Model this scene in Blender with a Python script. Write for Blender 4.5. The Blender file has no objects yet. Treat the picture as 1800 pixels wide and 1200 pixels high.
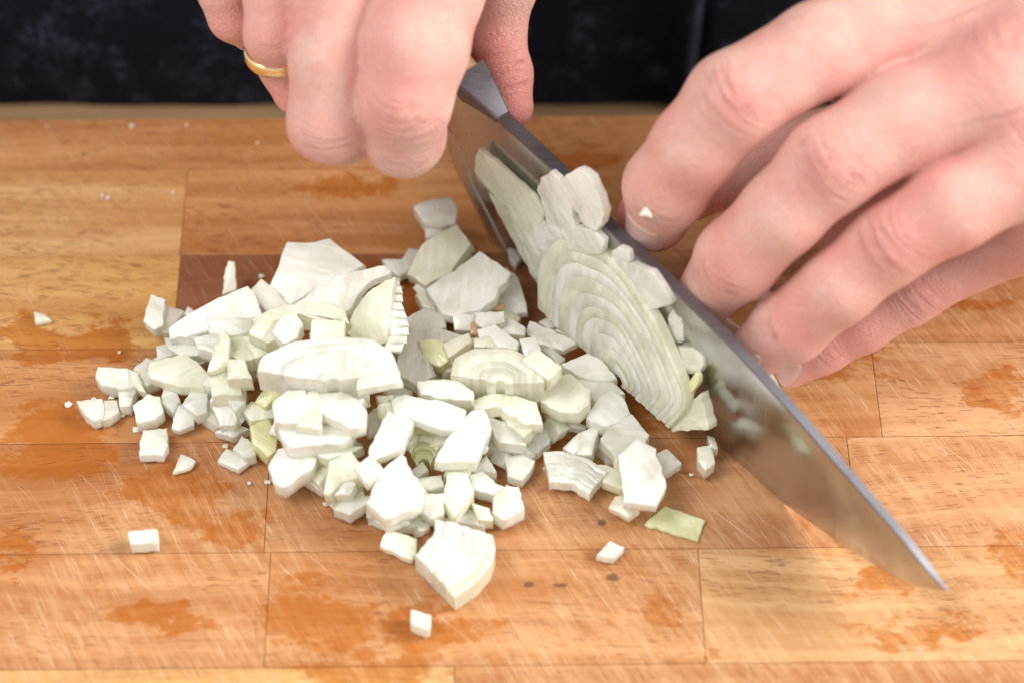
import bpy, bmesh, math, random
import numpy as np
from mathutils import Vector, Matrix, noise as mnoise
random.seed(7); RNG = np.random.default_rng(7)
SC = bpy.context.scene
COL = SC.collection
CM = 0.01                                   # everything below is written in centimetres

# ------------------------------------------------------------------ camera
PITCH = math.radians(52); DIST = 53.0; FPX = 4250.0
CAM = np.array([0.0, -DIST*math.cos(PITCH), DIST*math.sin(PITCH)])
FWD = np.array([0.0, math.cos(PITCH), -math.sin(PITCH)])
UP = np.array([0.0, math.sin(PITCH), math.cos(PITCH)])
RIGHT = np.array([1.0, 0, 0])
cd = bpy.data.cameras.new('camera'); cam = bpy.data.objects.new('camera', cd); COL.objects.link(cam)
cam.location = Vector(CAM)*CM
cam.rotation_euler = (math.radians(90)-PITCH, 0, 0)
cd.sensor_width = 36; cd.lens = 85; cd.clip_start = 0.01; cd.clip_end = 50
cd.dof.use_dof = True; cd.dof.focus_distance = 0.512; cd.dof.aperture_fstop = 7.0; cd.dof.aperture_blades = 9
SC.camera = cam
SC.cycles.max_bounces = 16; SC.cycles.diffuse_bounces = 8; SC.cycles.transmission_bounces = 14; SC.cycles.glossy_bounces = 4

# ------------------------------------------------------------------ light
W = bpy.data.worlds.new('World'); SC.world = W; W.use_nodes = True
bg = W.node_tree.nodes['Background']; bg.inputs[0].default_value = (1.0, 0.985, 0.955, 1); bg.inputs[1].default_value = 0.80
def area(name, loc, target, size, power, col):
    l = bpy.data.lights.new(name, 'AREA'); l.shape = 'RECTANGLE'; l.size = size[0]; l.size_y = size[1]
    l.energy = power; l.color = col
    o = bpy.data.objects.new(name, l); COL.objects.link(o); o.location = loc
    o.rotation_euler = (Vector(target)-Vector(loc)).to_track_quat('-Z', 'Y').to_euler()
    return o
area('window_light', (1.25, 0.02, 0.80), (0, 0, 0), (0.75, 0.75), 29, (1.0, 0.97, 0.93))
area('fill_light', (-0.70, -0.25, 1.20), (0, 0, 0), (0.6, 0.6), 10, (1.0, 0.97, 0.94))  # added fill from the left, brightens the onion slices at the blade
SC.view_settings.view_transform = 'Standard'; SC.view_settings.look = 'None'
SC.view_settings.exposure = 0.06; SC.view_settings.gamma = 1.0

# ------------------------------------------------------------------ helpers
def ray(u, v):
    d = FWD*FPX + RIGHT*(u-900) + UP*(600-v)
    return d
def at(u, v, z=0.0):
    d = ray(u, v); t = (z-CAM[2])/d[2]
    return CAM + d*t
def hit(u, v, p0, n):
    d = ray(u, v); t = np.dot(p0-CAM, n)/np.dot(d, n)
    return CAM + d*t
def depth(p): return float(np.dot(np.asarray(p)-CAM, FWD))
def nrm(a): a = np.asarray(a, float); return a/np.linalg.norm(a)

def link(name, me, mat, parent=None, smooth=True):
    o = bpy.data.objects.new(name, me); COL.objects.link(o)
    if mat is not None: me.materials.append(mat)
    if smooth:
        me.polygons.foreach_set('use_smooth', [True]*len(me.polygons))
    if parent is not None: o.parent = parent
    return o
def mesh_obj(name, verts, faces, mat, parent=None, smooth=True, origin=None):
    """verts in cm, world space; the mesh is stored round its own origin"""
    V = np.asarray(verts, float)
    if origin is None: origin = np.array([V[:, 0].mean(), V[:, 1].mean(), V[:, 2].min()])
    po = np.array(parent['org']) if (parent is not None and 'org' in parent) else np.zeros(3)
    me = bpy.data.meshes.new(name)
    me.from_pydata([tuple(x) for x in (V-origin)*CM], [], faces); me.update()
    o = link(name, me, mat, parent, smooth)
    o.location = Vector((origin-po)*CM); o['org'] = [float(x) for x in origin]
    return o
def empty(name, loc, parent=None):
    o = bpy.data.objects.new(name, None); COL.objects.link(o); o.location = Vector(np.asarray(loc, float))*CM
    o['org'] = [float(x) for x in loc]; o.empty_display_size = 0.01
    if parent is not None: o.parent = parent
    return o
def fixnormals(o):
    bm = bmesh.new(); bm.from_mesh(o.data); bmesh.ops.recalc_face_normals(bm, faces=bm.faces); bm.to_mesh(o.data); bm.free()
def tag(o, label=None, cat=None, group=None, kind=None):
    if label: o['label'] = label
    if cat: o['category'] = cat
    if group: o['group'] = group
    if kind: o['kind'] = kind
    return o

# node helper
class NT:
    def __init__(s, name):
        s.m = bpy.data.materials.new(name); s.m.use_nodes = True; s.t = s.m.node_tree; s.n = s.t.nodes; s.l = s.t.links
        s.b = s.n['Principled BSDF']
    def new(s, typ, **kw):
        n = s.n.new(typ)
        for k, v in kw.items(): setattr(n, k, v)
        return n
    def set(s, sock, val):
        if isinstance(val, bpy.types.NodeSocket): s.l.new(val, sock)
        elif val is not None: sock.default_value = val
    def math(s, op, a, b=None, clamp=False):
        n = s.new('ShaderNodeMath', operation=op, use_clamp=clamp); s.set(n.inputs[0], a)
        if b is not None: s.set(n.inputs[1], b)
        return n.outputs[0]
    def mapping(s, vec, scale=(1, 1, 1), rot=(0, 0, 0), loc=(0, 0, 0)):
        n = s.new('ShaderNodeMapping'); s.set(n.inputs['Vector'], vec)
        s.set(n.inputs['Scale'], scale); s.set(n.inputs['Rotation'], rot); s.set(n.inputs['Location'], loc)
        return n.outputs[0]
    def noise(s, vec, scale=1, detail=4, rough=.55, dist=0, w=None):
        n = s.new('ShaderNodeTexNoise', noise_dimensions='4D' if w is not None else '3D')
        s.set(n.inputs['Vector'], vec); s.set(n.inputs['Scale'], scale); s.set(n.inputs['Detail'], detail)
        s.set(n.inputs['Roughness'], rough); s.set(n.inputs['Distortion'], dist)
        if w is not None: s.set(n.inputs['W'], w)
        return n.outputs['Fac']
    def ramp(s, fac, lo, hi, a=0.0, b=1.0):
        n = s.new('ShaderNodeMapRange', interpolation_type='SMOOTHSTEP'); s.set(n.inputs['Value'], fac)
        n.inputs['From Min'].default_value = lo; n.inputs['From Max'].default_value = hi
        n.inputs['To Min'].default_value = a; n.inputs['To Max'].default_value = b
        return n.outputs[0]
    def mix(s, fac, a, b, blend='MIX'):
        n = s.new('ShaderNodeMix', data_type='RGBA', blend_type=blend); s.set(n.inputs['Factor'], fac)
        s.set(n.inputs['A'], a if isinstance(a, bpy.types.NodeSocket) else (*a, 1)[:4])
        s.set(n.inputs['B'], b if isinstance(b, bpy.types.NodeSocket) else (*b, 1)[:4])
        return n.outputs['Result']
    def bump(s, h, strength, dist, normal=None):
        n = s.new('ShaderNodeBump'); s.set(n.inputs['Height'], h); n.inputs['Strength'].default_value = strength
        n.inputs['Distance'].default_value = dist
        if normal is not None: s.set(n.inputs['Normal'], normal)
        return n.outputs[0]
    def P(s, **kw):
        for k, v in kw.items(): s.set(s.b.inputs[k.replace('_', ' ')], v)

# ------------------------------------------------------------------ materials
BROT = math.radians(0.6)
board = empty('cutting_board', (0, 0, -3.2)); board.rotation_euler.z = BROT
tag(board, 'worn beech cutting board of glued planks under the chopped onion', 'cutting board')

def wood_material():
    t = NT('beech_wood')
    tc = t.new('ShaderNodeTexCoord', object=board)
    co = t.mapping(tc.outputs['Object'], (100, 100, 100))
    oi = t.new('ShaderNodeObjectInfo'); rnd = oi.outputs['Random']; w = t.math('MULTIPLY', rnd, 40.0)
    base = oi.outputs['Color']
    warp = t.noise(co, .18, 2, .5, w=w)
    cw = t.new('ShaderNodeVectorMath', operation='ADD'); t.set(cw.inputs[0], co)
    cmb = t.new('ShaderNodeCombineXYZ'); t.set(cmb.inputs['Y'], t.math('MULTIPLY', warp, 1.3)); t.set(cw.inputs[1], cmb.outputs[0])
    cw = cw.outputs[0]
    g1 = t.noise(t.mapping(cw, (.08, 1.7, .3)), 1, 6, .65, .1, w=w)
    g2 = t.noise(t.mapping(cw, (.45, 14, 1)), 1, 5, .65, w=w)
    dark = t.mix(1.0, base, (.84, .70, .58), 'MULTIPLY')
    light = t.mix(1.0, base, (1.18, 1.24, 1.4), 'MULTIPLY')
    c = t.mix(t.ramp(g1, .36, .62), light, dark)
    c = t.mix(t.math('MULTIPLY', t.ramp(g2, .45, .75), .35), c, dark)
    band = t.ramp(t.noise(t.mapping(cw, (.035, .9, .3)), 1, 2, .5, w=w), .60, .70)
    c = t.mix(t.math('MULTIPLY', band, .25), c, (.38, .14, .06))
    # broad warm/pale patches
    pale = t.ramp(t.noise(t.mapping(co, (.16, .16, .16), (0, 0, .6)), 1, 3, .6), .46, .66)
    # short dark rays of beech
    fl = t.noise(t.mapping(cw, (3.4, 36, 3)), 1, 0.4, .5, w=w)
    am = t.noise(t.mapping(co, (.22, .5, 1)), 1, 1, .5, w=w)
    flk = t.math('MULTIPLY', t.ramp(fl, .60, .66), t.ramp(am, .34, .58))
    c = t.mix(t.math('MULTIPLY', flk, .70), c, (.22, .065, .025))
    # knife scars: fine pale diagonal lines in several directions
    def scars(rot, across, along, lo, hi, seed):
        v = t.mapping(co, (1, 1, 1), (0, 0, rot), (seed, seed*.7, 0))
        v = t.mapping(v, (along, across, 1))
        n = t.noise(v, 1, 2, .6, .15)
        return t.ramp(n, lo, hi)
    s1 = scars(math.radians(58), 26, .55, .63, .74, 3)
    s2 = scars(math.radians(64), 34, 1.1, .60, .72, 11)
    s3 = scars(math.radians(44), 24, .35, .66, .76, 23)
    s4 = scars(math.radians(86), 15, .25, .70, .75, 31)
    zone = t.ramp(t.noise(t.mapping(co, (.20, .20, .2), (0, 0, .3), (4, 9, 0)), 1, 3, .6), .40, .58)
    worn = t.noise(t.mapping(t.mapping(co, (1, 1, 1), (0, 0, math.radians(60))), (.8, 5.5, 1)), 1, 6, .75)
    sx = t.new('ShaderNodeSeparateXYZ'); t.set(sx.inputs[0], co)
    nearz = t.ramp(sx.outputs['Y'], 4.0, -2.5)          # the cutting zone: worn more towards the middle and the near side
    mott = t.noise(t.mapping(co, (.9, 1.3, 1)), 1, 6, .7)
    zone = t.math('MULTIPLY', zone, t.math('ADD', t.math('MULTIPLY', nearz, .75), .25))
    zone = t.math('MAXIMUM', zone, t.math('MULTIPLY', t.ramp(sx.outputs['X'], 2.5, 7.5), t.ramp(mott, .30, .55, .3, 1.0)))
    wf = t.math('MULTIPLY', t.math('ADD', t.math('MULTIPLY', t.ramp(worn, .38, .64), .65), t.math('MULTIPLY', t.ramp(mott, .40, .62), .35)), zone)
    c = t.mix(t.math('MULTIPLY', wf, .55), c, (.68, .41, .21))
    sc = t.math('MAXIMUM', t.math('MAXIMUM', s1, s3), s2)
    scm = t.math('ADD', t.math('MULTIPLY', sc, .22), t.math('MULTIPLY', t.math('MULTIPLY', sc, zone), .40))
    c = t.mix(scm, c, (.80, .58, .40))
    c = t.mix(t.math('MULTIPLY', s4, .35), c, (.25, .10, .05))
    # onion-juice wet patches, at their places on the board, ragged outline
    dn = t.noise(t.mapping(co, (.5, .9, 1)), 1, 6, .72)
    dn2 = t.noise(t.mapping(co, (.5, .9, 1), (0, 0, 0), (17, 5, 0)), 1, 6, .72)
    cx = t.new('ShaderNodeCombineXYZ')
    t.set(cx.inputs['X'], t.math('MULTIPLY', t.math('SUBTRACT', dn, .5), 4.6)); t.set(cx.inputs['Y'], t.math('MULTIPLY', t.math('SUBTRACT', dn2, .5), 3.4))
    cc = t.new('ShaderNodeVectorMath', operation='ADD'); t.set(cc.inputs[0], co); t.set(cc.inputs[1], cx.outputs[0]); cc = cc.outputs[0]
    wet = None
    spots = [(260, 1075, 75, 35), (560, 1090, 110, 55), (760, 1110, 80, 60), (300, 870, 70, 60), (30, 955, 50, 30), (60, 600, 45, 60),
             (160, 590, 90, 30), (1480, 640, 75, 28), (1545, 612, 14, 14), (1570, 668, 18, 7), (1770, 680, 50, 45), (1700, 545, 70, 20),
             (100, 780, 110, 80), (1560, 1010, 60, 25), (1640, 1120, 90, 22), (640, 1180, 90, 25), (1150, 1080, 40, 20), (1240, 1160, 35, 12),
             (1780, 960, 60, 28), (400, 930, 70, 40), (700, 560, 260, 120), (900, 700, 260, 130), (1010, 740, 160, 60), (980, 290, 160, 40), (600, 330, 120, 20)]
    c0, s0 = math.cos(-BROT), math.sin(-BROT)
    for (u, v, ru, rv) in spots:
        p = at(u, v); x, y = p[0]*c0-p[1]*s0, p[0]*s0+p[1]*c0
        sub = t.new('ShaderNodeVectorMath', operation='SUBTRACT'); t.set(sub.inputs[0], cc); sub.inputs[1].default_value = (x, y, 3.2)
        m = t.new('ShaderNodeVectorMath', operation='MULTIPLY'); t.set(m.inputs[0], sub.outputs[0]); m.inputs[1].default_value = (80/ru, 63/rv, 0)
        ln = t.new('ShaderNodeVectorMath', operation='LENGTH'); t.set(ln.inputs[0], m.outputs[0])
        f = t.ramp(ln.outputs['Value'], 1.04, .74)
        wet = f if wet is None else t.math('MAXIMUM', wet, f)
    wcol = t.mix(1.0, c, (.80, .52, .26), 'MULTIPLY')
    wcol = t.mix(.45, wcol, (.42, .14, .022))
    c = t.mix(t.math('MULTIPLY', t.math('MULTIPLY', wet, .92), t.math('SUBTRACT', 1.0, t.math('MULTIPLY', wf, .55))), c, wcol)
    # small dark stains
    for (u, v, ru, rv) in [(147, 271, 10, 3), (1080, 1014, 20, 9), (930, 1026, 14, 8), (985, 1028, 18, 6), (1057, 918, 12, 8)]:
        p = at(u, v); x, y = p[0]*c0-p[1]*s0, p[0]*s0+p[1]*c0
        vm = t.noise(t.mapping(co, (3, 3, 1)), 1, 3, .6)
        sub = t.new('ShaderNodeVectorMath', operation='SUBTRACT'); t.set(sub.inputs[0], co); sub.inputs[1].default_value = (x, y, 3.2)
        m = t.new('ShaderNodeVectorMath', operation='MULTIPLY'); t.set(m.inputs[0], sub.outputs[0]); m.inputs[1].default_value = (115/ru, 90/rv, 0)
        ln = t.new('ShaderNodeVectorMath', operation='LENGTH'); t.set(ln.inputs[0], m.outputs[0])
        f = t.ramp(t.math('ADD', ln.outputs['Value'], t.math('MULTIPLY', t.math('SUBTRACT', vm, .5), 2.0)), 1.2, .6)
        c = t.mix(t.math('MULTIPLY', f, .75), c, (.10, .045, .03))
    t.P(Base_Color=c)
    t.P(Roughness=t.math('SUBTRACT', t.math('ADD', .47, t.math('MULTIPLY', wf, .15)), t.math('MULTIPLY', wet, .20)))
    t.b.inputs['Specular IOR Level'].default_value = .35
    h = t.math('SUBTRACT', t.math('MULTIPLY', g2, .3), t.math('ADD', t.math('MULTIPLY', flk, .5), t.math('MULTIPLY', sc, .8)))
    t.P(Normal=t.bump(h, .5, .00012))
    return t.m

def onion_material():
    t = NT('onion_flesh')
    at_ = t.new('ShaderNodeAttribute', attribute_name='grain'); g = at_.outputs['Vector']
    oi = t.new('ShaderNodeObjectInfo'); w = t.math('MULTIPLY', oi.outputs['Random'], 30.0); base = oi.outputs['Color']
    f1 = t.noise(t.mapping(g, (.8, 7, 1.2)), 1, 2, .5, .1, w=w)       # veins
    f2 = t.noise(g, 1.3, 2, .5, w=w)
    c = t.mix(t.math('MULTIPLY', t.ramp(f1, .42, .60), .8), base, t.mix(1.0, base, (.965, .975, .92), 'MULTIPLY'))
    c = t.mix(t.math('MULTIPLY', t.ramp(f2, .45, .72), .35), c, t.mix(1.0, base, (.98, .995, .88), 'MULTIPLY'))
    t.P(Base_Color=c, Roughness=t.ramp(f2, .3, .7, .20, .34))
    t.b.inputs['Coat Weight'].default_value = .6; t.b.inputs['Coat Roughness'].default_value = .13
    t.b.inputs['IOR'].default_value = 1.38
    fine = t.noise(t.mapping(g, (14, 22, 14)), 1, 3, .6, w=w)
    h = t.math('ADD', t.math('MULTIPLY', f1, .9), t.math('MULTIPLY', fine, .35))
    nm = t.bump(h, .7, .0005); t.P(Normal=nm); t.P(Transmission_Weight=t.math('ADD', oi.outputs['Alpha'], t.math('ADD', t.ramp(f2, .42, .62, -.14, .10), t.ramp(f1, .42, .6, 0, .08)), True))
    tr = t.new('ShaderNodeBsdfTranslucent'); t.set(tr.inputs['Color'], t.mix(1.0, c, (1.04, 1.04, 1.0), 'MULTIPLY')); t.set(tr.inputs['Normal'], nm)
    mx = t.new('ShaderNodeMixShader'); mx.inputs[0].default_value = .22
    t.l.new(t.b.outputs[0], mx.inputs[1]); t.l.new(tr.outputs[0], mx.inputs[2]); t.l.new(mx.outputs[0], t.n['Material Output'].inputs['Surface'])
    return t.m

def skin_material():
    t = NT('skin')
    tc = t.new('ShaderNodeTexCoord'); co = t.mapping(tc.outputs['Object'], (100, 100, 100))
    wr = t.new('ShaderNodeAttribute', attribute_name='crease').outputs['Vector']
    mk = t.new('ShaderNodeAttribute', attribute_name='crease_mask').outputs['Fac']
    red = t.new('ShaderNodeAttribute', attribute_name='redness').outputs['Fac']
    blot = t.noise(co, .9, 3, .6)
    blot2 = t.noise(co, 2.6, 3, .6)
    c = t.mix(t.ramp(blot, .35, .68), (.76, .465, .395), (.73, .365, .315))
    rr = t.math('ADD', red, t.math('MULTIPLY', t.math('SUBTRACT', blot2, .5), .35), True)
    c = t.mix(t.math('MULTIPLY', rr, .85), c, (.74, .255, .225))
    # lines across the joints: warped bands in joint space
    n1 = t.noise(t.mapping(wr, (6.0, .55, 1)), 1, 2, .5, .3)
    n2 = t.noise(t.mapping(wr, (12, 1.6, 1)), 1, 2, .55, .5)
    r1 = t.math('ABSOLUTE', t.math('SUBTRACT', n1, .5)); r2 = t.math('ABSOLUTE', t.math('SUBTRACT', n2, .5))
    l1 = t.math('MULTIPLY', t.ramp(r1, .045, .0), mk); l2 = t.math('MULTIPLY', t.ramp(r2, .05, .0), mk)
    c = t.mix(t.math('MULTIPLY', l1, .45), c, (.58, .22, .18))
    # skin texture: fine cells and longer lines
    vo = t.new('ShaderNodeTexVoronoi', feature='DISTANCE_TO_EDGE'); t.set(vo.inputs['Vector'], co); vo.inputs['Scale'].default_value = 11
    cell = t.ramp(vo.outputs['Distance'], 0, .16)
    po = t.noise(co, 24, 3, .6)
    mid = t.noise(co, 5, 3, .6)
    ln = t.noise(t.mapping(co, (26, 9, 9), (0, 0, .6)), 1, 3, .6, .4); ln2 = t.noise(t.mapping(co, (9, 26, 9), (0, 0, .3)), 1, 3, .6, .4)
    fine = t.math('MULTIPLY', t.math('MAXIMUM', t.ramp(ln, .50, .62), t.ramp(ln2, .52, .64)), .16)
    h = t.math('ADD', t.math('MULTIPLY', cell, .13), t.math('MULTIPLY', po, .22))
    h = t.math('ADD', h, t.math('SUBTRACT', t.math('MULTIPLY', mid, .30), fine))
    h = t.math('SUBTRACT', h, t.math('ADD', t.math('MULTIPLY', l1, 1.0), t.math('MULTIPLY', l2, .35)))
    t.P(Base_Color=c, Roughness=t.ramp(po, .3, .7, .34, .50), Normal=t.bump(h, .95, .00052))
    t.b.inputs['Subsurface Weight'].default_value = .35
    t.b.inputs['Subsurface Radius'].default_value = (1, .32, .16)
    t.b.inputs['Subsurface Scale'].default_value = .0022
    t.b.inputs['Specular IOR Level'].default_value = .42
    return t.m

def metal_material(name, col, rough, along=(0.3, 14, 14), rz=0.0):
    t = NT(name)
    tc = t.new('ShaderNodeTexCoord'); co = t.mapping(tc.outputs['Object'], (100, 100, 100))
    n = t.noise(t.mapping(t.mapping(co, (1, 1, 1), (0, 0, rz)), along), 1, 4, .6); sm = t.noise(co, .8, 4, .65)
    t.P(Base_Color=(*col, 1), Metallic=1.0, Roughness=t.math('ADD', t.ramp(n, .3, .7, rough*.85, rough*1.15), t.math('MULTIPLY', t.ramp(sm, .35, .65), .12)))
    t.P(Normal=t.bump(n, .12, .00006))
    return t.m

def plain(name, col, rough, spec=.5, sss=0):
    t = NT(name); t.P(Base_Color=(*col, 1), Roughness=rough); t.b.inputs['Specular IOR Level'].default_value = spec
    if sss:
        t.b.inputs['Subsurface Weight'].default_value = sss; t.b.inputs['Subsurface Scale'].default_value = .001
        t.b.inputs['Subsurface Radius'].default_value = (1, .4, .25)
    return t

M_WOOD = wood_material(); M_ONION = onion_material(); M_SKIN = skin_material()
M_BLADE = metal_material('blade_steel', (.53, .525, .535), .15, (22, 2, .5), math.radians(49))
M_BOLSTER = metal_material('satin_steel', (.21, .20, .225), .42)
M_SPINE = metal_material('spine_steel', (.22, .215, .24), .42)
M_RIB = metal_material('heel_steel', (.55, .52, .50), .26)
M_GOLD = metal_material('gold', (.96, .72, .38), .13)
t = plain('nail', (.60, .38, .345), .20, .5, .1); M_NAIL = t.m
t = NT('handle_wood'); tc = t.new('ShaderNodeTexCoord'); co = t.mapping(tc.outputs['Object'], (100, 100, 100))
t.P(Base_Color=t.mix(t.ramp(t.noise(t.mapping(co, (1, 6, 6)), 1, 4, .6), .35, .65), (.33, .15, .06), (.20, .08, .03)), Roughness=.45); M_HANDLE = t.m
t = NT('counter_wood'); tc = t.new('ShaderNodeTexCoord'); co = t.mapping(tc.outputs['Object'], (100, 100, 100))
t.P(Base_Color=t.mix(t.ramp(t.noise(t.mapping(co, (.12, 2.4, 1)), 1, 4, .6), .35, .68), (.34, .21, .11), (.24, .14, .065)), Roughness=.5); M_COUNTER = t.m
def denim():
    t = NT('black_denim'); tc = t.new('ShaderNodeTexCoord'); co = t.mapping(tc.outputs['Object'], (100, 100, 100))
    a = t.noise(co, 1.1, 5, .65); b = t.noise(t.mapping(co, (7, 1.5, 4)), 1, 4, .7); d = t.noise(co, 16, 2, .6)
    m = t.math('MULTIPLY', t.ramp(a, .46, .74), t.ramp(b, .38, .68))
    c = t.mix(m, (.011, .013, .023), (.11, .125, .19))
    c = t.mix(t.math('MULTIPLY', t.ramp(d, .55, .8), .3), c, (.06, .07, .10))
    sx = t.new('ShaderNodeSeparateXYZ'); t.set(sx.inputs[0], co)
    fx_ = t.math('ABSOLUTE', t.math('SUBTRACT', t.math('SUBTRACT', sx.outputs['X'], t.math('MULTIPLY', sx.outputs['Z'], .03)), 4.18))
    c = t.mix(t.math('MULTIPLY', t.ramp(fx_, .22, .02), t.ramp(b, .3, .6)), c, (.05, .058, .09))
    wv = t.new('ShaderNodeTexWave', wave_type='BANDS', bands_direction='DIAGONAL'); t.set(wv.inputs['Vector'], co); wv.inputs['Scale'].default_value = 9
    t.P(Base_Color=c, Roughness=.95, Normal=t.bump(t.math('ADD', wv.outputs['Fac'], b), .6, .0004)); t.b.inputs['Specular IOR Level'].default_value = .1
    return t.m
M_DENIM = denim()

# ------------------------------------------------------------------ the board and the counter
def box(x0, x1, y0, y1, z0, z1, bev):
    """bevelled box as bmesh, cm"""
    bm = bmesh.new(); bmesh.ops.create_cube(bm, size=1)
    for v in bm.verts: v.co = Vector((x0+(v.co.x+.5)*(x1-x0), y0+(v.co.y+.5)*(y1-y0), z0+(v.co.z+.5)*(z1-z0)))
    if bev: bmesh.ops.bevel(bm, geom=list(bm.edges), offset=bev, segments=2, affect='EDGES', profile=.5)
    V = [tuple(v.co) for v in bm.verts]; F = [[v.index for v in f.verts] for f in bm.faces]; bm.free()
    return V, F
def bxy(u, v):
    p = at(u, v); c, s = math.cos(-BROT), math.sin(-BROT)
    return p[0]*c-p[1]*s, p[0]*s+p[1]*c
YE = [bxy(900, v)[1] for v in (205, 293, 444, 607, 772, 966, 1168)]
YE.append(YE[-1]-2.6); YE.append(YE[-1]-2.6)
XL, XR = -19.0, 19.0
LI = (.56, .315, .130); MI = (.48, .220, .078); DK = (.26, .10, .045); RD = (.44, .195, .070); YL = (.58, .325, .105); PK = (.50, .265, .120)
rows = [  # joints (photo x at the middle of the row) and the tone of each plank
    ([-150], [MI, MI]),
    ([324], [LI, MI]),
    ([311, 1130], [YL, DK, RD]),
    ([700, 1541], [MI, MI, PK]),
    ([470, 1500], [RD, RD, PK]),
    ([470, 1234], [RD, MI, LI]),
    ([798], [YL, RD]),
    ([300, 1300], [MI, PK, RD]),
]
def plank(x0, x1, y0, y1, col):
    dz = RNG.uniform(-.004, .004); g = .005
    V, F = box(x0+g, x1-g, y0+g, y1-g, 0, 3.2+dz, .012)
    me = bpy.data.meshes.new('plank'); me.from_pydata([tuple(np.array(v)*CM) for v in V], [], F)
    o = link('plank', me, M_WOOD, board, False); k = RNG.uniform(.95, 1.05)
    o.color = (col[0]*k, col[1]*k, col[2]*k, 1)
    return o
for i, (js, cols) in enumerate(rows):
    y1, y0 = YE[i], YE[i+1]
    vm = {0: 249, 1: 368, 2: 525, 3: 690, 4: 870, 5: 1067, 6: 1250, 7: 1400}[i]
    xs = [XL]+[bxy(j, vm)[0] for j in js]+[XR]
    xs = sorted(xs); 
    if xs[0] < XL: xs[0] = XL
    for a in range(len(xs)-1): plank(xs[a], xs[a+1], y0, y1, cols[min(a, len(cols)-1)])
# dark glue line below the joints
V, F = box(XL+.1, XR-.1, YE[-1]+.1, YE[0]-.1, .2, 3.12, 0)
me = bpy.data.meshes.new('glue'); me.from_pydata([tuple(np.array(v)*CM) for v in V], [], F)
link('glue', me, plain('glue', (.16, .07, .03), .8).m, board, False)
yc = at(900, 178, -3.2)[1]
V, F = box(-60, 60, -45, 16, -6.2, -3.205, .1)
o = mesh_obj('countertop', V, F, M_COUNTER, smooth=False, origin=np.array([0, 0, -6.2])); tag(o, kind='structure')

# ------------------------------------------------------------------ the knife
A0 = at(880, 430, 0); B0 = at(1379, 886, 0)
KD = nrm(B0-A0)                                   # along the blade, on the board, towards the tip
KN = nrm(np.array([KD[1], -KD[0], 0]))            # across the blade; made to face the camera side
if np.dot(KN, CAM-A0) < 0: KN = -KN
def kp(u, v, off=0.0):
    """photo point -> (s, z) in the vertical plane of the blade, off cm to the camera's side"""
    p = hit(u, v, A0+KN*off, KN); return float(np.dot(p-A0, KD)), float(p[2])
def kw(s, z, off): return A0 + KD*s + np.array([0, 0, z]) + KN*off
knife = empty('chef_knife', tuple(A0)); tag(knife, "steel chef's knife cutting the onion, gripped by the hand with the ring", 'knife')
spine = [kp(*q) for q in [(735, 62), (800, 132), (884, 203), (993, 304), (1076, 398), (1160, 474), (1298, 610), (1408, 732), (1508, 848), (1592, 944), (1640, 1005), (1667, 1038)]]
edge = [kp(*q) for q in [(752, 170), (775, 222), (795, 262), (808, 300), (838, 358), (862, 408), (882, 430)]]
edge2 = [kp(*q) for q in [(1239, 758), (1379, 886), (1487, 961), (1569, 1011), (1623, 1033), (1668, 1039)]]
edge = edge + [(edge[-1][0]+.4, 0.0)] + edge2
edge = [(s, max(z, 0.0)) for s, z in edge]
ss = np.array([p[0] for p in spine]); sz = np.array([p[1] for p in spine])
es = np.array([p[0] for p in edge]); ez = np.array([p[1] for p in edge])
print('KNIFE spine', [tuple(round(x, 2) for x in p) for p in spine]); print('KNIFE edge', [tuple(round(x, 2) for x in p) for p in edge])
S1 = max(ss.max(), es.max())
def smooth_interp(x, xp, fp):
    o_ = np.argsort(xp); xp = xp[o_]; fp = fp[o_]
    v = np.interp(x, xp, fp)
    return sum(np.interp(np.clip(x+d, xp[0], xp[-1]), xp, fp) for d in (-.3, -.15, 0, .15, .3))/5 if True else v
SB = es.min()
st = np.concatenate([np.linspace(SB, 0.5, 20), np.linspace(.7, S1-.02, 60)])
V = []; F = []; K = 8
for s in st:
    zs = float(smooth_interp(np.array([s]), ss, sz)[0]) if s < S1-.6 else float(np.interp(s, ss, sz))
    ze = float(np.interp(s, es, ez))
    zs = max(zs, ze+.02)
    th = .17*(1-.55*max(0, s)/S1) ; hgt = zs-ze
    prof = [(0, ze), (.35, ze+min(.12, hgt*.3)), (.55, ze+.35*hgt), (1.0, zs-.05*min(1, hgt)), (.9, zs), (-.9, zs), (-1.0, zs-.05*min(1, hgt)), (-.55, ze+.35*hgt), (-.35, ze+min(.12, hgt*.3))]
    K = len(prof)
    for a, z in prof: V.append(kw(s, z, a*th*min(1, .25+hgt)))
for i in range(len(st)-1):
    for j in range(K):
        F.append([i*K+j, (i+1)*K+j, (i+1)*K+(j+1) % K, i*K+(j+1) % K])
F.append(list(range(K))); F.append([(len(st)-1)*K+j for j in range(K)][::-1])
o = mesh_obj('blade', V, F, M_BLADE, knife, True); o.data.materials.append(M_SPINE)
for i in range(len(st)-1):
    for j in (3, 4, 5): o.data.polygons[i*K+j].material_index = 1
m = o.modifiers.new('es', 'EDGE_SPLIT'); m.split_angle = math.radians(22)
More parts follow.
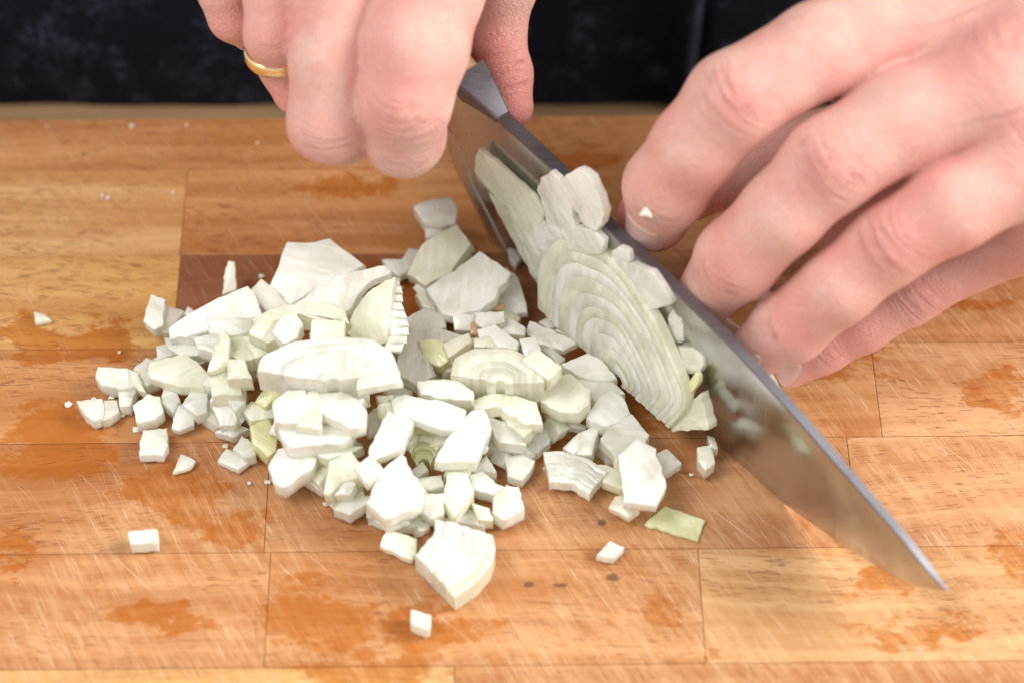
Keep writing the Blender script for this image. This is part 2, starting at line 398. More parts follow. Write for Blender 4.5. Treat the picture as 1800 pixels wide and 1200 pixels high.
# bolster: thick collar between blade and handle and a rib running down to the heel
def loft(secs, name, mat, parent, split=None):
    K = len(secs[0]); V = [p for s_ in secs for p in s_]; F = []
    for i in range(len(secs)-1):
        for j in range(K): F.append([i*K+j, i*K+(j+1) % K, (i+1)*K+(j+1) % K, (i+1)*K+j])
    F.append(list(range(K))[::-1]); F.append([(len(secs)-1)*K+j for j in range(K)])
    o = mesh_obj(name, V, F, mat, parent, True)
    bm = bmesh.new(); bm.from_mesh(o.data); bmesh.ops.recalc_face_normals(bm, faces=bm.faces); bm.to_mesh(o.data); bm.free()
    if split: mm = o.modifiers.new('es', 'EDGE_SPLIT'); mm.split_angle = math.radians(split)
    return o
def rrect(s, z0, z1, w0, w1, r=.12, n=4):
    """rounded rectangle section at s: width w0 (bottom) .. w1 (top)"""
    pts = []
    for (cx, cz, w, a0) in [(1, z1, w1, 0), (-1, z1, w1, 90), (-1, z0, w0, 180), (1, z0, w0, 270)]:
        rr = min(r, w*.8, (z1-z0)*.4)
        for k in range(n+1):
            a = math.radians(a0+90*k/n)
            pts.append(kw(s, cz-(rr if cz == z1 else -rr)+rr*math.sin(a), cx*(w-rr)+rr*math.cos(a)))
    return pts
sb1, zb1 = kp(884, 203); sb0, zb0 = kp(820, 124)
secs = []
for k in range(11):
    f = k/10; s = sb0+(sb1-sb0)*f; ztop = zb0+(zb1-zb0)*f+.05*math.sin(f*math.pi)+.03; wt = .19+.30*(1-f)**1.2
    secs.append(rrect(s, ztop-1.0+.6*f, ztop, .13, wt, .06))
loft(secs, 'bolster', M_BOLSTER, knife, 40)
rib = [kp(*q) for q in [(772, 205), (795, 262), (808, 300), (838, 358), (862, 408), (880, 428)]]
secs = []
for k, (s, z) in enumerate(rib):
    w = .13-.008*k; zt = z+.02
    secs.append([kw(s-.02, zt, w*.75), kw(s+.06, zt, w), kw(s+.32, zt-.02, w*.95), kw(s+.60, zt-.02, .10), kw(s+.60, zt-.02, -.10), kw(s+.32, zt-.02, -w*.95), kw(s+.06, zt, -w), kw(s-.02, zt, -w*.75)])
loft(secs, 'heel_rib', M_RIB, knife, 25)
# handle, running back under the fingers
HD = nrm(kw(sb1, zb1, 0)-kw(sb0, zb0+.1, 0)); 
secs = []
hp0 = kw(sb0, zb0+.1, 0); hd = nrm(np.array([-KD[0], -KD[1], .10]))
for k in range(15):
    d = -.02+k*.8; c = hp0+hd*d; tw = .36+.34*min(1, k/3)+.06*math.sin(k*.35); hh = .36+.8*min(1, k/4); sec = []
    for j in range(16):
        a = 2*math.pi*j/16; ca, sa = math.cos(a), math.sin(a)
        sec.append(c+KN*tw*math.copysign(abs(ca)**.7, ca)+np.array([0, 0, -hh+hh*math.copysign(abs(sa)**.7, sa)]))
    secs.append(sec)
loft(secs, 'handle', M_HANDLE, knife)

# ------------------------------------------------------------------ onion pieces
TINT = {'w': (.975, .971, .930), 'c': (.970, .960, .845), 'y': (.93, .935, .60), 'g': (.966, .960, .915), 'b': (.66, .42, .22), 'v': (.962, .966, .835)}
def set_grain(o, V, e1, e2, e3, c):
    me = o.data; a = me.attributes.new('grain', 'FLOAT_VECTOR', 'POINT')
    P = np.asarray(V)-c; G = np.stack([P@e1, P@e2, P@e3], 1).astype(np.float32)
    a.data.foreach_set('vector', G.ravel())
def densify(P, n_per=.22, jag=.02):
    out = []
    for i in range(len(P)):
        a, b = P[i], P[(i+1) % len(P)]; L = np.linalg.norm(b-a); n = max(1, int(L/n_per))
        for k in range(n):
            f = k/n; p = a+(b-a)*f
            if k: p = p+RNG.normal(0, jag, 3)*[1, 1, .3]
            else: p = p+RNG.normal(0, jag*.5, 3)*[1, 1, .3]
            out.append(p)
    return out
def solid(name, P, n, t, tint, parent=None, crown=.06, jag=.018, shrink=.0, rim=.032, ang=None, down=None, bend=None, rough=.016):
    """a cut piece: outline P (3-D, cm) with outward normal n, thickness t away from n: a bent shell with uneven faces and soft rims"""
    n = nrm(n); P = [np.asarray(p, float) for p in P]; c0 = sum(P)/len(P); size = np.mean([np.linalg.norm(p-c0) for p in P])
    jag = min(jag, size*.022); rough = rough*min(1, size/.6)
    P = densify(P, max(.07, min(.16, size*.22)), jag)
    c = sum(P)/len(P); ex = -n if down is None else nrm(down)
    rim = min(rim, t*.3, size*.12); fr = rim/size
    if ang is None: ang = RNG.uniform(0, math.pi)
    h = np.array([1, 0, 0]) if abs(n[0]) < .9 else np.array([0, 1, 0]); e1 = nrm(np.cross(n, h)); e2 = np.cross(n, e1)
    a1 = e1*math.cos(ang)+e2*math.sin(ang); a2 = np.cross(n, a1)
    if bend is None: bend = RNG.uniform(.0, .32)
    I = 1-fr*1.15; ring = [(.22*I, crown, 0), (.44*I, crown*.85, 0), (.64*I, crown*.62, 0), (.82*I, crown*.35, 0), (.93*I, crown*.12, 0), (I, -.02*rim, 0), (1-fr*.68, -.11*rim, 0), (1-fr*.3, -.34*rim, .0), (1-fr*.06, -.68*rim, 0), (1.0, 0, rim*1.15), (1.0+.01, 0, t*.35), (1.0, 0, t*.65), (1.0-shrink, 0, t-rim), (1-fr-shrink, 0, t)]
    V = [c+n*crown*1.05]; N = len(P)
    jz = RNG.normal(0, jag*.8, N)
    for (r, up, dn) in ring:
        for i, p in enumerate(P):
            V.append(c+(p-c)*r + n*(up+(jz[i]*.5*min(1, r*1.2))) + ex*dn)
    V.append(c+ex*t)
    so = RNG.uniform(0, 50, 3)
    for k, p in enumerate(V):
        d = p-c; x, y, z = d@a1, d@a2, d@n
        q = Vector((x*1.5+so[0], y*5+so[1], z*3+so[2])); w1 = mnoise.noise(q); w2 = mnoise.noise(Vector((x*7+so[1], y*7, z*7)))
        w3 = mnoise.noise(Vector((x*1.2+so[2], y*1.2, so[0])))
        V[k] = p + n*(-bend*y*y/ max(1, size) + rough*w1*1.3 + rough*1.6*w3) + nrm(d+1e-6)*(rough*.8*w2)
    F = []
    for i in range(N): F.append([0, 1+i, 1+(i+1) % N])
    for k in range(len(ring)-1):
        a, b = 1+k*N, 1+(k+1)*N
        for i in range(N): F.append([a+i, b+i, b+(i+1) % N, a+(i+1) % N])
    a = 1+(len(ring)-1)*N
    for i in range(N): F.append([a+i, len(V)-1, a+(i+1) % N])
    V = np.array(V); V[:, 2] = np.maximum(V[:, 2], .01)
    o = mesh_obj(name, V, F, M_ONION, parent); fixnormals(o)
    set_grain(o, V, a1, a2, n, c)
    k = RNG.uniform(.96, 1.02); col = TINT[tint]; k = RNG.uniform(.985, 1.01); o.color = (min(.965, col[0]*k), min(.965, col[1]*k), min(.96, col[2]*k*RNG.uniform(.985, 1.01)), .32 if tint == 'g' else RNG.uniform(.05, .18))
    return o
def nslope(sx, sy): return nrm(np.array([-sx, -sy, 1.0]))
PIECES = []      # footprints for the support underneath
def piece(z, t, tint, tilt, pts, label, group=None, name='onion_piece', crown=.03):
    n = nslope(*tilt); cu = sum(p[0] for p in pts)/len(pts); cv = sum(p[1] for p in pts)/len(pts)
    c = at(cu, cv, z); q_ = 1.12 if z > .85 else 1.04; P = [hit(cu+(u-cu)*q_, cv+(v-cv)*q_, c, n) for u, v in pts]
    if np.cross(P[1]-P[0], P[2]-P[1])[2] < 0: pass
    o = solid(name, P, n, t, tint, crown=crown)
    tag(o, label, 'onion piece', group or 'chopped onion pieces on the board')
    PIECES.append((P, z, t)); return o

def wedge(arc, cen, f0, f1, nl, z, t, tint, tilt, label, p0=None, n=None, name='onion_slice', lift=.02, tints=None, fan=None, group='onion slices showing their layers'):
    """slice cut through the layers: bands between scaled copies of an open outer arc"""
    if n is None:
        n = nslope(*tilt); cu = sum(p[0] for p in arc)/len(arc); cv = sum(p[1] for p in arc)/len(arc); p0 = at(cu, cv, z)
    C = hit(*cen, p0, n); A = [hit(u, v, p0, n) for u, v in arc]
    # resample the arc smoothly
    seg = np.cumsum([0]+[np.linalg.norm(A[i+1]-A[i]) for i in range(len(A)-1)]); M = 30
    tt = np.linspace(0, seg[-1], M); A = np.stack([np.interp(tt, seg, [a[k] for a in A]) for k in range(3)], 1)
    A[1:-1] = (A[:-2]+2*A[1:-1]+A[2:])/4
    root = empty(name, tuple(np.array([A[:, 0].mean(), A[:, 1].mean(), 0]))); tag(root, label, 'onion slice', group)
    wob = .05; seed_ = RNG.uniform(0, 50); cuts = np.linspace(f0, f1, nl+1); cuts[1:-1] += RNG.normal(0, .18*(f1-f0)/nl, nl-1)
    for k in range(nl):
        a, b = cuts[k], cuts[k+1]; wb = lambda r, i: r*(1+(0 if r >= f1 else wob)*mnoise.noise(Vector((i*.17, r*7, seed_)))); off = RNG.normal(0, lift*.5)
        prof = [(.001, -t), (.001, -.007), (.06, .0), (.3, lift*.5), (.6, lift*.55), (.94, .0), (.999, -.007), (.999, -t)]
        V = []; jit = RNG.normal(0, .012, M); e0, e1_ = RNG.normal(0, .03, 2)
        for i in range(M):
            ff = i/(M-1)
            for (q, h) in prof:
                r = wb(a, i)+(wb(b, i)-wb(a, i))*q + jit[i]*.25*(b-a)
                p = C+(A[i]-C)*r
                if i == 0: p = p+(A[0]-A[1])*e0*3
                if i == M-1: p = p+(A[-1]-A[-2])*e1_*3
                V.append(p+n*(h+off))
        K = len(prof); F = []
        for i in range(M-1):
            for j in range(K): F.append([i*K+j, (i+1)*K+j, (i+1)*K+(j+1) % K, i*K+(j+1) % K])
        F.append(list(range(K))); F.append([(M-1)*K+j for j in range(K)][::-1])
        V = np.array(V); V[:, 2] = np.maximum(V[:, 2], .01)
        o = mesh_obj('layer', V, F, M_ONION, root); fixnormals(o)
        mm = o.modifiers.new('es', 'EDGE_SPLIT'); mm.split_angle = math.radians(50)
        e = nrm(A[-1]-A[0]); e2 = np.cross(n, e); set_grain(o, V, e2, e, n, C)
        tn = (tints or tint)[k % len(tints or tint)]; col = TINT[tn]; kk = RNG.uniform(.975, 1.01)
        o.color = (min(.965, col[0]*kk), min(.965, col[1]*kk), min(.96, col[2]*kk), .18)
    PIECES.append((list(A)+[C+(A[-1]-C)*f0, C+(A[0]-C)*f0], z, t)) if z else None
    return root

for row in [
 # left rim
 (.16, .12, 'c', (0, 0), [(60,547),(78,552),(90,562),(62,567)], 'tiny pointed onion chip lying alone near the left edge of the board'),
 (.55, .45, 'w', (0, .1), [(172,644),(222,646),(237,652),(246,676),(210,682),(180,675),(168,662)], 'ragged white onion strip at the far left tip of the heap'),
 (.62, .35, 'c', (.2, .1), [(226,648),(242,654),(254,688),(243,685),(230,670)], 'narrow pointed onion flake leaning on the ragged strip at the left tip'),
 (.40, .35, 'w', (0, 0), [(207,682),(240,680),(228,712),(210,712)], 'small white onion cube tucked under the ragged strip at the left tip'),
 (.40, .33, 'w', (0, 0), [(135,704),(178,699),(183,712),(180,732),(165,738),(150,728)], 'leftmost white onion dice of the heap, with a rounded lower edge'),
 (.34, .30, 'g', (0, 0), [(183,703),(205,701),(209,722),(192,734),(180,737)], 'small translucent onion dice touching the leftmost white dice'),
 (.55, .45, 'w', (.0, .15), [(234,712),(260,692),(280,697),(286,722),(272,735),(241,742)], 'white onion cube directly above the squarish cube on the left rim'),
 (.35, .30, 'w', (0, 0), [(246,775),(252,755),(293,751),(294,782),(285,797),(245,798)], 'squarish bright onion cube standing clear at the lower left of the heap'),
 (.50, .40, 'w', (.1, 0), [(287,676),(305,675),(316,700),(304,722),(283,705)], 'upright white onion dice under the pale yellow wedge'),
 (.62, .40, 'w', (0, .1), [(320,710),(337,682),(365,692),(362,722),(345,728)], 'cream onion dice behind the frayed dice on the left rim'),
 (.38, .25, 'w', (-.1, .2), [(312,710),(345,720),(340,745),(315,756),(302,750)], 'onion dice with a frayed lower edge on the left rim'),
 (.18, .13, 'w', (0, 0), [(318,796),(343,808),(335,820),(304,829)], 'little triangular onion crumb alone below the left rim of the heap'),
 (.22, .18, 'w', (0, 0), [(398,786),(440,808),(418,824),(382,808)], 'diamond-shaped onion dice lying flat at the lower left rim'),
 (.42, .35, 'w', (0, 0), [(425,765),(440,775),(449,797),(430,802),(410,788)], 'onion dice resting against the flat diamond-shaped dice'),
 (.70, .45, 'w', (0, .2), [(371,708),(405,700),(418,728),(413,745),(388,748)], 'bright white onion dice between the frayed dice and the green-tipped piece'),
 (.35, .28, 'g', (0, .1), [(378,757),(415,742),(438,752),(410,768)], 'thin translucent onion flake under the bright white dice'),
 (.95, .50, 'w', (0, .1), [(377,690),(430,685),(428,705),(413,720),(400,703),(372,705)], 'pale onion block above the bright white dice on the left side'),
 (.75, .40, 'v', (0, .1), [(425,718),(442,703),(480,712),(480,732),(440,738)], 'greenish rounded onion dice right above the green-tipped piece'),
 (.70, .50, 'y', (-.1, .2), [(440,748),(470,735),(488,762),(484,792),(470,800),(445,778)], 'onion piece with a bright yellow-green tip on the front left of the heap'),
 (1.0, .35, 'y', (.1, .2), [(450,703),(470,675),(515,672),(495,695),(465,712)], 'yellow-green onion wedge tucked below the large white slab'),
 # upper left
 (.80, .40, 'w', (0, .2), [(265,518),(290,526),(285,572),(270,578),(252,563)], 'upright white onion dice at the upper left end of the heap'),
 (.60, .30, 'g', (.1, .1), [(290,535),(323,547),(308,568),(296,585),(277,578)], 'translucent onion square beside the upright dice at the upper left end'),
 (.70, .20, 'c', (0, .5), [(401,459),(412,460),(415,508),(391,518),(396,475)], 'thin onion matchstick sticking up at the back of the heap'),
 (1.5, .45, 'w', (0, .25), [(304,570),(372,532),(430,504),(445,528),(452,552),(400,572),(345,582),(306,588)], 'long white onion wedge along the back left of the heap'),
 (1.15, .40, 'w', (-.1, .2), [(440,515),(460,491),(485,512),(505,537),(470,545)], 'pointed onion piece between the long wedge and the tall slab'),
 (1.25, .30, 'w', (0, 0), [(307,575),(347,577),(349,592),(308,590)], 'small flat white onion top lying on the left shoulder of the heap'),
 (.95, .45, 'w', (0, .1), [(292,594),(345,590),(355,605),(350,620),(325,624),(300,612)], 'white onion block under the small flat top on the left shoulder'),
 (.6, .3, 'w', (0, 0), [(323,552),(330,538),(340,545),(335,556)], 'tiny onion tip peeping out behind the long white wedge'),
 (.75, .40, 'g', (0, .1), [(275,608),(292,603),(308,622),(276,632)], 'grey-white onion dice behind the pale yellow wedge'),
 (.95, .40, 'v', (.05, .15), [(264,632),(325,624),(352,645),(370,665),(366,675),(312,675),(270,662)], 'pale yellow smooth onion wedge on the left slope of the heap'),
 (.55, .40, 'g', (0, .1), [(235,648),(256,628),(275,632),(280,668),(255,678)], 'translucent onion dice behind the left end of the pale yellow wedge'),
 (1.3, .50, 'w', (0, .1), [(343,595),(385,583),(395,600),(380,620),(350,610)], 'white onion dice just below the long white wedge'),
 (1.7, .30, 'c', (.1, .35), [(387,578),(402,595),(398,640),(366,650)], 'tall narrow cone-shaped onion sliver standing in the left part of the heap'),
 (1.7, .60, 'c', (0, .2), [(401,632),(428,632),(440,662),(401,664)], 'cream onion cube right of the cone-shaped sliver'),
 (1.25, .50, 'v', (0, .1), [(370,655),(420,668),(423,690),(375,692)], 'greenish onion block under the cream cube on the left slope'),
 (1.6, .50, 'w', (0, .05), [(368,560),(445,558),(440,582),(400,588),(370,580)], 'broad onion block hugging the underside of the long white wedge'),
 (1.55, .50, 'v', (0, .1), [(430,590),(485,588),(490,612),(450,625)], 'pale green onion block left of the smooth white lump'),
 (1.45, .5, 'v', (0, .1), [(405,595),(440,592),(452,625),(425,632),(400,620)], 'pale onion block between the cone-shaped sliver and the large slab'),
 # upper middle
 (2.0, .25, 'w', (.05, .1), [(522,530),(560,505),(590,488),(670,468),(678,478),(640,500),(610,545),(580,532)], 'fan of thin onion sheets behind the tall layered half slice'),
 (2.1, .50, 'c', (0, .05), [(452,558),(500,537),(540,532),(580,533),(600,545),(606,568),(590,562),(550,560),(530,552),(500,556),(460,575)], 'arched cream onion strip crossing the top of the heap'),
 (2.1, .5, 'v', (0, .2), [(455,560),(500,556),(495,590),(470,600),(440,585)], 'pale green onion face below the arched strip'),
 (2.3, .45, 'w', (0, .1), [(480,580),(497,555),(520,552),(530,570),(522,590),(500,600)], 'smooth white onion lump sitting left of the cube on the big slab'),
 (2.5, .50, 'c', (0, .3), [(550,563),(603,565),(600,602),(548,598)], 'square cream onion cube sitting on the back edge of the big slab'),
 (2.45, .28, 'w', (0, .15), [(632,650),(692,636),(703,668),(632,683)], 'bright white squared block at the right end of the big slab'),
 (1.1, .50, 'y', (.2, .2), [(738,600),(757,597),(778,603),(790,630),(772,641),(748,632)], 'yellow rounded onion dice right of the tall layered half slice'),
 (1.0, .40, 'g', (0, .05), [(700,590),(760,578),(815,590),(770,600),(740,612),(765,655),(735,672),(700,650),(705,610)], 'large grey-white onion sheet under the yellow rounded dice'),
 (1.0, .35, 'w', (0, .1), [(714,560),(745,543),(775,553),(781,572),(758,585),(725,583)], 'white onion lump at the right foot of the tall layered half slice'),
 (.8, .50, 'w', (0, .2), [(728,363),(755,350),(790,346),(802,365),(800,392),(770,396),(748,392)], 'crumpled white onion piece at the very top of the heap, near the knife heel'),
 (.5, .40, 'w', (0, .1), [(747,402),(795,398),(775,415),(750,418)], 'white onion flake directly under the crumpled topmost piece'),
 (1.1, .40, 'c', (.15, .2), [(720,478),(742,432),(800,399),(820,430),(790,478),(750,496)], 'glossy cream onion square tilted below the crumpled topmost piece'),
 (.45, .25, 'w', (0, 0), [(672,455),(685,455),(705,462),(717,436),(735,437),(725,470),(703,484),(685,474)], 'curled white onion sliver left of the glossy cream square'),
 (.2, .12, 'g', (0, 0), [(825,422),(835,440),(813,444)], 'tiny translucent triangle of onion right of the glossy cream square'),
 (.6, .3, 'v', (0, 0), [(785,480),(812,448),(822,462),(800,490)], 'small green-white onion corner under the glossy cream square'),
 (1.35, .35, 'w', (.05, .1), [(755,500),(800,478),(840,449),(889,475),(865,520),(840,540),(797,550),(782,545)], 'broad translucent onion square in the upper middle of the heap'),
 (.65, .22, 'w', (.1, .1), [(870,478),(890,470),(910,488),(924,530),(925,545),(885,550),(862,528)], 'clear white onion sheet leaning on the right side of the broad square'),
 (.6, .40, 'c', (0, .1), [(731,515),(755,512),(778,545),(776,554),(742,538)], 'ragged cream onion bit left below the broad translucent square'),
 (1.2, .60, 'w', (0, .5), [(797,553),(832,553),(832,580),(800,578)], 'striped upright onion block under the broad translucent square'),
 (1.2, .30, 'w', (0, .1), [(835,550),(884,548),(885,565),(850,575),(838,570)], 'small white onion dice right of the striped upright block'),
 (1.3, .20, 'b', (0, .2), [(829,565),(838,570),(837,586),(827,586)], 'tiny scrap of brown onion skin on the middle of the heap'),
 (.95, .10, 'b', (0, .2), [(870,536),(886,534),(884,545),(868,545)], 'pinkish brown scrap of skin on the clear white sheet'),
 (.95, .50, 'w', (0, .1), [(876,572),(895,559),(921,575),(920,588),(880,585)], 'pale onion dice behind the long white sliver'),
 (1.3, .25, 'w', (.1, .1), [(840,580),(870,572),(908,600),(905,612),(880,608),(850,598)], 'long bright white onion sliver above the thick cream slab'),
 (1.4, .45, 'c', (0, .1), [(781,602),(822,586),(827,600),(790,625)], 'cream onion stick right of the yellow rounded dice'),
 (1.3, .40, 'v', (0, .1), [(830,595),(860,590),(880,612),(836,608)], 'yellow-edged onion bit between the cream stick and the long sliver'),
 (1.3, .50, 'w', (0, .2), [(915,595),(940,592),(950,613),(925,630)], 'small bright onion cube at the right back of the thick cream slab'),
 (.75, .22, 'g', (.1, .15), [(926,583),(932,563),(1003,595),(1013,603),(990,615),(950,605)], 'flat translucent onion square near the foot of the ringed slice'),
 (.45, .22, 'g', (0, 0), [(948,565),(977,548),(982,572),(965,577)], 'grey shaded onion flake touching the ringed slice'),
 (.35, .18, 'g', (0, 0), [(970,578),(1010,575),(1000,592)], 'triangular onion flake right of the grey shaded flake'),
 (2.1, .50, 'c', (.05, .15), [(920,632),(945,615),(984,643),(965,665),(950,655)], 'pointed cream onion square lying on the right end of the thick cream slab'),
 (.85, .40, 'g', (0, .1), [(952,612),(968,610),(993,628),(982,640)], 'translucent onion bit behind the pointed cream square'),
 (1.0, .45, 'w', (0, .1), [(992,640),(1035,621),(1055,632),(1080,662),(1060,665),(1020,660)], 'translucent onion plate at the right back edge of the heap'),
 (.85, .40, 'w', (0, .1), [(1015,668),(1032,654),(1065,658),(1098,690),(1070,700),(1045,703)], 'translucent onion plate in front of the other plate on the right edge'),
 (1.3, .45, 'c', (.05, .1), [(968,668),(1000,658),(1034,683),(1032,706),(1015,720),(985,720),(955,703)], 'large rounded cream onion cube right of the thick cream slab'),
 (.95, .45, 'w', (0, .1), [(1052,700),(1075,688),(1095,700),(1105,725),(1085,740),(1065,745),(1035,732)], 'white folded onion piece on the right rim with an open layer'),
 (.45, .20, 'w', (0, 0), [(957,727),(990,735),(1030,745),(1028,753),(980,747)], 'thin crescent onion sliver under the large rounded cube'),
 (.55, .35, 'w', (0, .1), [(990,785),(1020,757),(1025,770),(1010,798)], 'slim onion splinter beside the pointed sliver in front of the heap'),
 (.60, .40, 'w', (.1, .1), [(1022,758),(1053,747),(1040,798),(1012,796)], 'pointed bright onion sliver above the layered flat slice'),
 (.85, .45, 'g', (0, .1), [(1057,768),(1085,740),(1110,728),(1140,765),(1130,788),(1088,812)], 'big rounded translucent onion chunk on the right front slope'),
 (1.1, .32, 'w', (0, .15), [(1090,802),(1110,785),(1120,775),(1150,790),(1167,850),(1150,882),(1100,874),(1097,840)], 'big white ridged onion chunk at the front right end of the heap'),
 (.42, .25, 'g', (0, 0), [(1155,795),(1172,788),(1198,812),(1168,833)], 'translucent onion bit right of the big ridged chunk'),
 (.45, .30, 'v', (0, 0), [(1040,815),(1065,815),(1092,828),(1094,856),(1060,845)], 'greenish onion flake left of the big ridged chunk'),
 (.13, .10, 'y', (0, 0), [(1134,919),(1170,889),(1238,913),(1225,948)], 'flat pale yellow onion square lying alone in front of the blade'),
 (.28, .24, 'w', (0, 0), [(1049,974),(1072,949),(1097,960),(1078,980)], 'small pinkish white onion cube alone below the flat yellow square'),
 (.40, .22, 'v', (0, .1), [(669,957),(680,928),(732,945),(730,972),(722,982)], 'pale onion dice just left of the large layered wedge'),
 (.42, .38, 'w', (0, 0), [(723,1070),(757,1080),(755,1100),(750,1105),(722,1092)], 'small white onion cube alone below the large layered wedge'),
 (.40, .36, 'w', (0, 0), [(225,933),(276,928),(277,952),(230,955)], 'white onion cube lying alone on the lower left of the board'),
 (.42, .36, 'w', (0, .1), [(888,802),(915,797),(940,808),(930,828),(918,842),(893,836)], 'star-shaped onion crumb in the gap in front of the heap'),
 (.65, .50, 'w', (0, .1), [(868,872),(890,852),(912,855),(921,892),(885,912),(866,897)], 'chunky white onion dice at the front tip of the heap'),
 (.55, .40, 'w', (0, .1), [(825,835),(848,828),(875,850),(888,855),(868,868),(832,858)], 'curved onion strip behind the chunky white dice'),
 (.35, .28, 'g', (0, 0), [(800,916),(812,895),(838,892),(852,922)], 'translucent onion wedge at the very front of the heap'),
 (.55, .40, 'c', (0, .1), [(828,882),(860,892),(866,912),(842,912)], 'cream onion dice left of the chunky white dice'),
 (.90, .50, 'c', (0, .1), [(780,875),(788,832),(820,832),(830,862),(798,902)], 'upright onion dice behind the cream dice at the front'),
 (.85, .45, 'w', (0, .3), [(735,868),(779,866),(779,902),(757,912),(733,890)], 'bright square onion cube facing the camera at the front of the heap'),
 (.35, .28, 'w', (0, 0), [(648,906),(677,903),(755,916),(750,922),(720,925),(680,923)], 'long flat onion strip along the front edge of the heap'),
 (.30, .25, 'w', (0, 0), [(760,912),(790,908),(797,926),(765,928)], 'little onion flake between the bright square cube and the layered wedge'),
 (1.4, .50, 'w', (0, .15), [(650,880),(677,825),(706,800),(738,860),(735,880),(720,890),(680,903)], 'broad white onion slope piece behind the long flat strip'),
 (1.7, .35, 'w', (.0, .2), [(692,697),(715,692),(812,717),(803,750),(775,750),(700,725)], 'long rectangular onion strip lying across the middle of the heap'),
 (1.5, .35, 'c', (0, .1), [(662,695),(690,695),(692,722),(682,722)], 'cream onion end joining the long rectangular strip on its left'),
 (1.7, .50, 'w', (0, .2), [(737,668),(800,668),(827,685),(827,698),(775,698),(743,690)], 'short stubby onion block behind the long rectangular strip'),
 (1.6, .40, 'w', (.05, .25), [(682,725),(722,742),(705,785),(660,803),(650,790)], 'smooth white onion tile hanging below the long rectangular strip'),
 (1.5, .50, 'w', (-.05, .2), [(828,725),(848,722),(860,752),(835,808),(770,803),(775,790)], 'large smooth onion plank sloping down the front middle of the heap'),
 (1.95, .50, 'w', (0, .2), [(482,707),(505,688),(535,687),(536,715),(520,740),(485,738)], 'bright egg-shaped onion piece below the left end of the big slab'),
 (1.95, .50, 'w', (0, .15), [(555,692),(600,690),(625,700),(641,718),(638,740),(615,748),(565,722)], 'wide white onion piece under the middle of the big slab'),
 (1.9, .5, 'c', (0, .15), [(534,690),(558,690),(566,722),(560,750),(522,745),(536,715)], 'cream onion block between the egg-shaped piece and the wide white piece'),
 (1.5, .50, 'w', (0, .1), [(490,750),(557,742),(617,762),(595,777),(515,782)], 'flat bright onion piece below the egg-shaped piece'),
 (.95, .55, 'w', (0, .15), [(475,818),(490,790),(540,780),(557,795),(545,822),(500,852),(484,842)], 'lobed white onion chunk on the front left rim'),
 (.40, .25, 'g', (0, 0), [(535,843),(552,822),(567,838),(566,863)], 'thin translucent onion triangle right of the lobed chunk'),
 (1.1, .40, 'v', (0, .1), [(560,797),(590,778),(635,785),(615,795),(578,805)], 'slim greenish onion strip on the front left slope'),
 (1.1, .50, 'v', (0, .2), [(572,860),(580,812),(615,795),(632,815),(640,835),(600,845),(580,865)], 'yellow-green onion chunk on the front slope'),
 (.95, .35, 'w', (.1, .2), [(588,868),(612,835),(625,850),(615,868)], 'bright narrow onion face on the yellow-green chunk'),
 (.55, .40, 'w', (0, .1), [(588,893),(596,880),(635,862),(650,880),(615,904)], 'onion dice under the yellow-green chunk on the front rim'),
 (1.6, .40, 'w', (0, .2), [(625,820),(650,800),(673,825),(645,846)], 'diamond onion tile at the foot of the smooth white tile'),
 (.60, .40, 'w', (0, .1), [(720,828),(742,810),(753,825),(735,838)], 'small onion corner in the dark gap of the front slope'),
 (.70, .40, 'w', (0, .1), [(733,840),(775,834),(780,853),(757,860),(738,853)], 'oval onion slice behind the bright square cube'),
 (1.0, .45, 'w', (0, .15), [(848,727),(895,745),(917,765),(922,778),(880,776)], 'white onion wedge right of the large sloping plank'),
 (1.5, .40, 'c', (0, .1), [(835,697),(865,690),(938,702),(947,733),(915,738),(880,715),(840,713)], 'cream striped onion strip just below the thick cream slab'),
 (1.2, .5, 'c', (0, .1), [(880,716),(946,735),(920,765),(895,745)], 'pale onion face under the cream striped strip'),
 (.45, .35, 'g', (0, .1), [(920,788),(952,740),(977,748),(965,778),(940,795)], 'translucent onion dice left of the slim splinter, by the wood gap'),
 (.45, .35, 'g', (0, 0), [(850,785),(860,762),(880,780),(883,795)], 'greyish onion bit right of the large sloping plank'),
 (.45, .35, 'g', (0, 0), [(830,828),(855,797),(872,828)], 'pale onion triangle below the large sloping plank'),
 (.55, .42, 'c', (0, .1), [(1226,785),(1250,780),(1257,812),(1240,825),(1227,808)], 'small cream onion bit stuck against the cutting edge of the blade'),
 (.60, .30, 'g', (0, .1), [(1243,764),(1256,768),(1262,788),(1248,784)], 'wet glassy onion shred between the cream bit and the blade'),
 (.25, .2, 'g', (0, 0), [(893,437),(912,432),(917,450),(905,468),(895,455)], 'grey onion crumb on the board just in front of the knife heel'),
]:
    piece(*row)
# larger slices lying in the heap
piece(1.25, .30, 'w', (.12, .22), [(500,450),(508,427),(540,429),(575,420),(608,447),(631,465),(600,485),(560,500),(505,532),(475,512),(495,468)], 'large thin folded onion slice leaning at the back of the heap', 'onion slices showing their layers', 'onion_slice')
wedge([(866,938),(871,962),(862,990),(838,1020),(800,1048)], (640,880), .55, 1.0, 5, .75, .7, 'wwwwc', (.0, .12), 'large layered onion wedge lying alone in front of the heap', fan=1, lift=.05)
wedge([(452,652),(458,626),(515,600),(590,591),(650,594),(690,618),(700,648)], (585,672), .10, 1.0, 6, 2.55, .75, 'w', (0, .12), 'big white layered onion slab on top of the heap', lift=.012)
wedge([(792,658),(797,630),(830,612),(900,612),(952,640),(957,672)], (880,674), .10, 1.0, 5, 2.0, .8, 'c', (.03, .12), 'thick cream onion slab in the right middle of the heap', lift=.010)
wedge([(954,793),(985,791),(1035,805),(1068,828)], (985,925), .60, 1.0, 5, .55, .3, 'wwgww', (0, .05), 'flat layered onion slice in front of the heap, beside the ridged chunk', lift=.03)
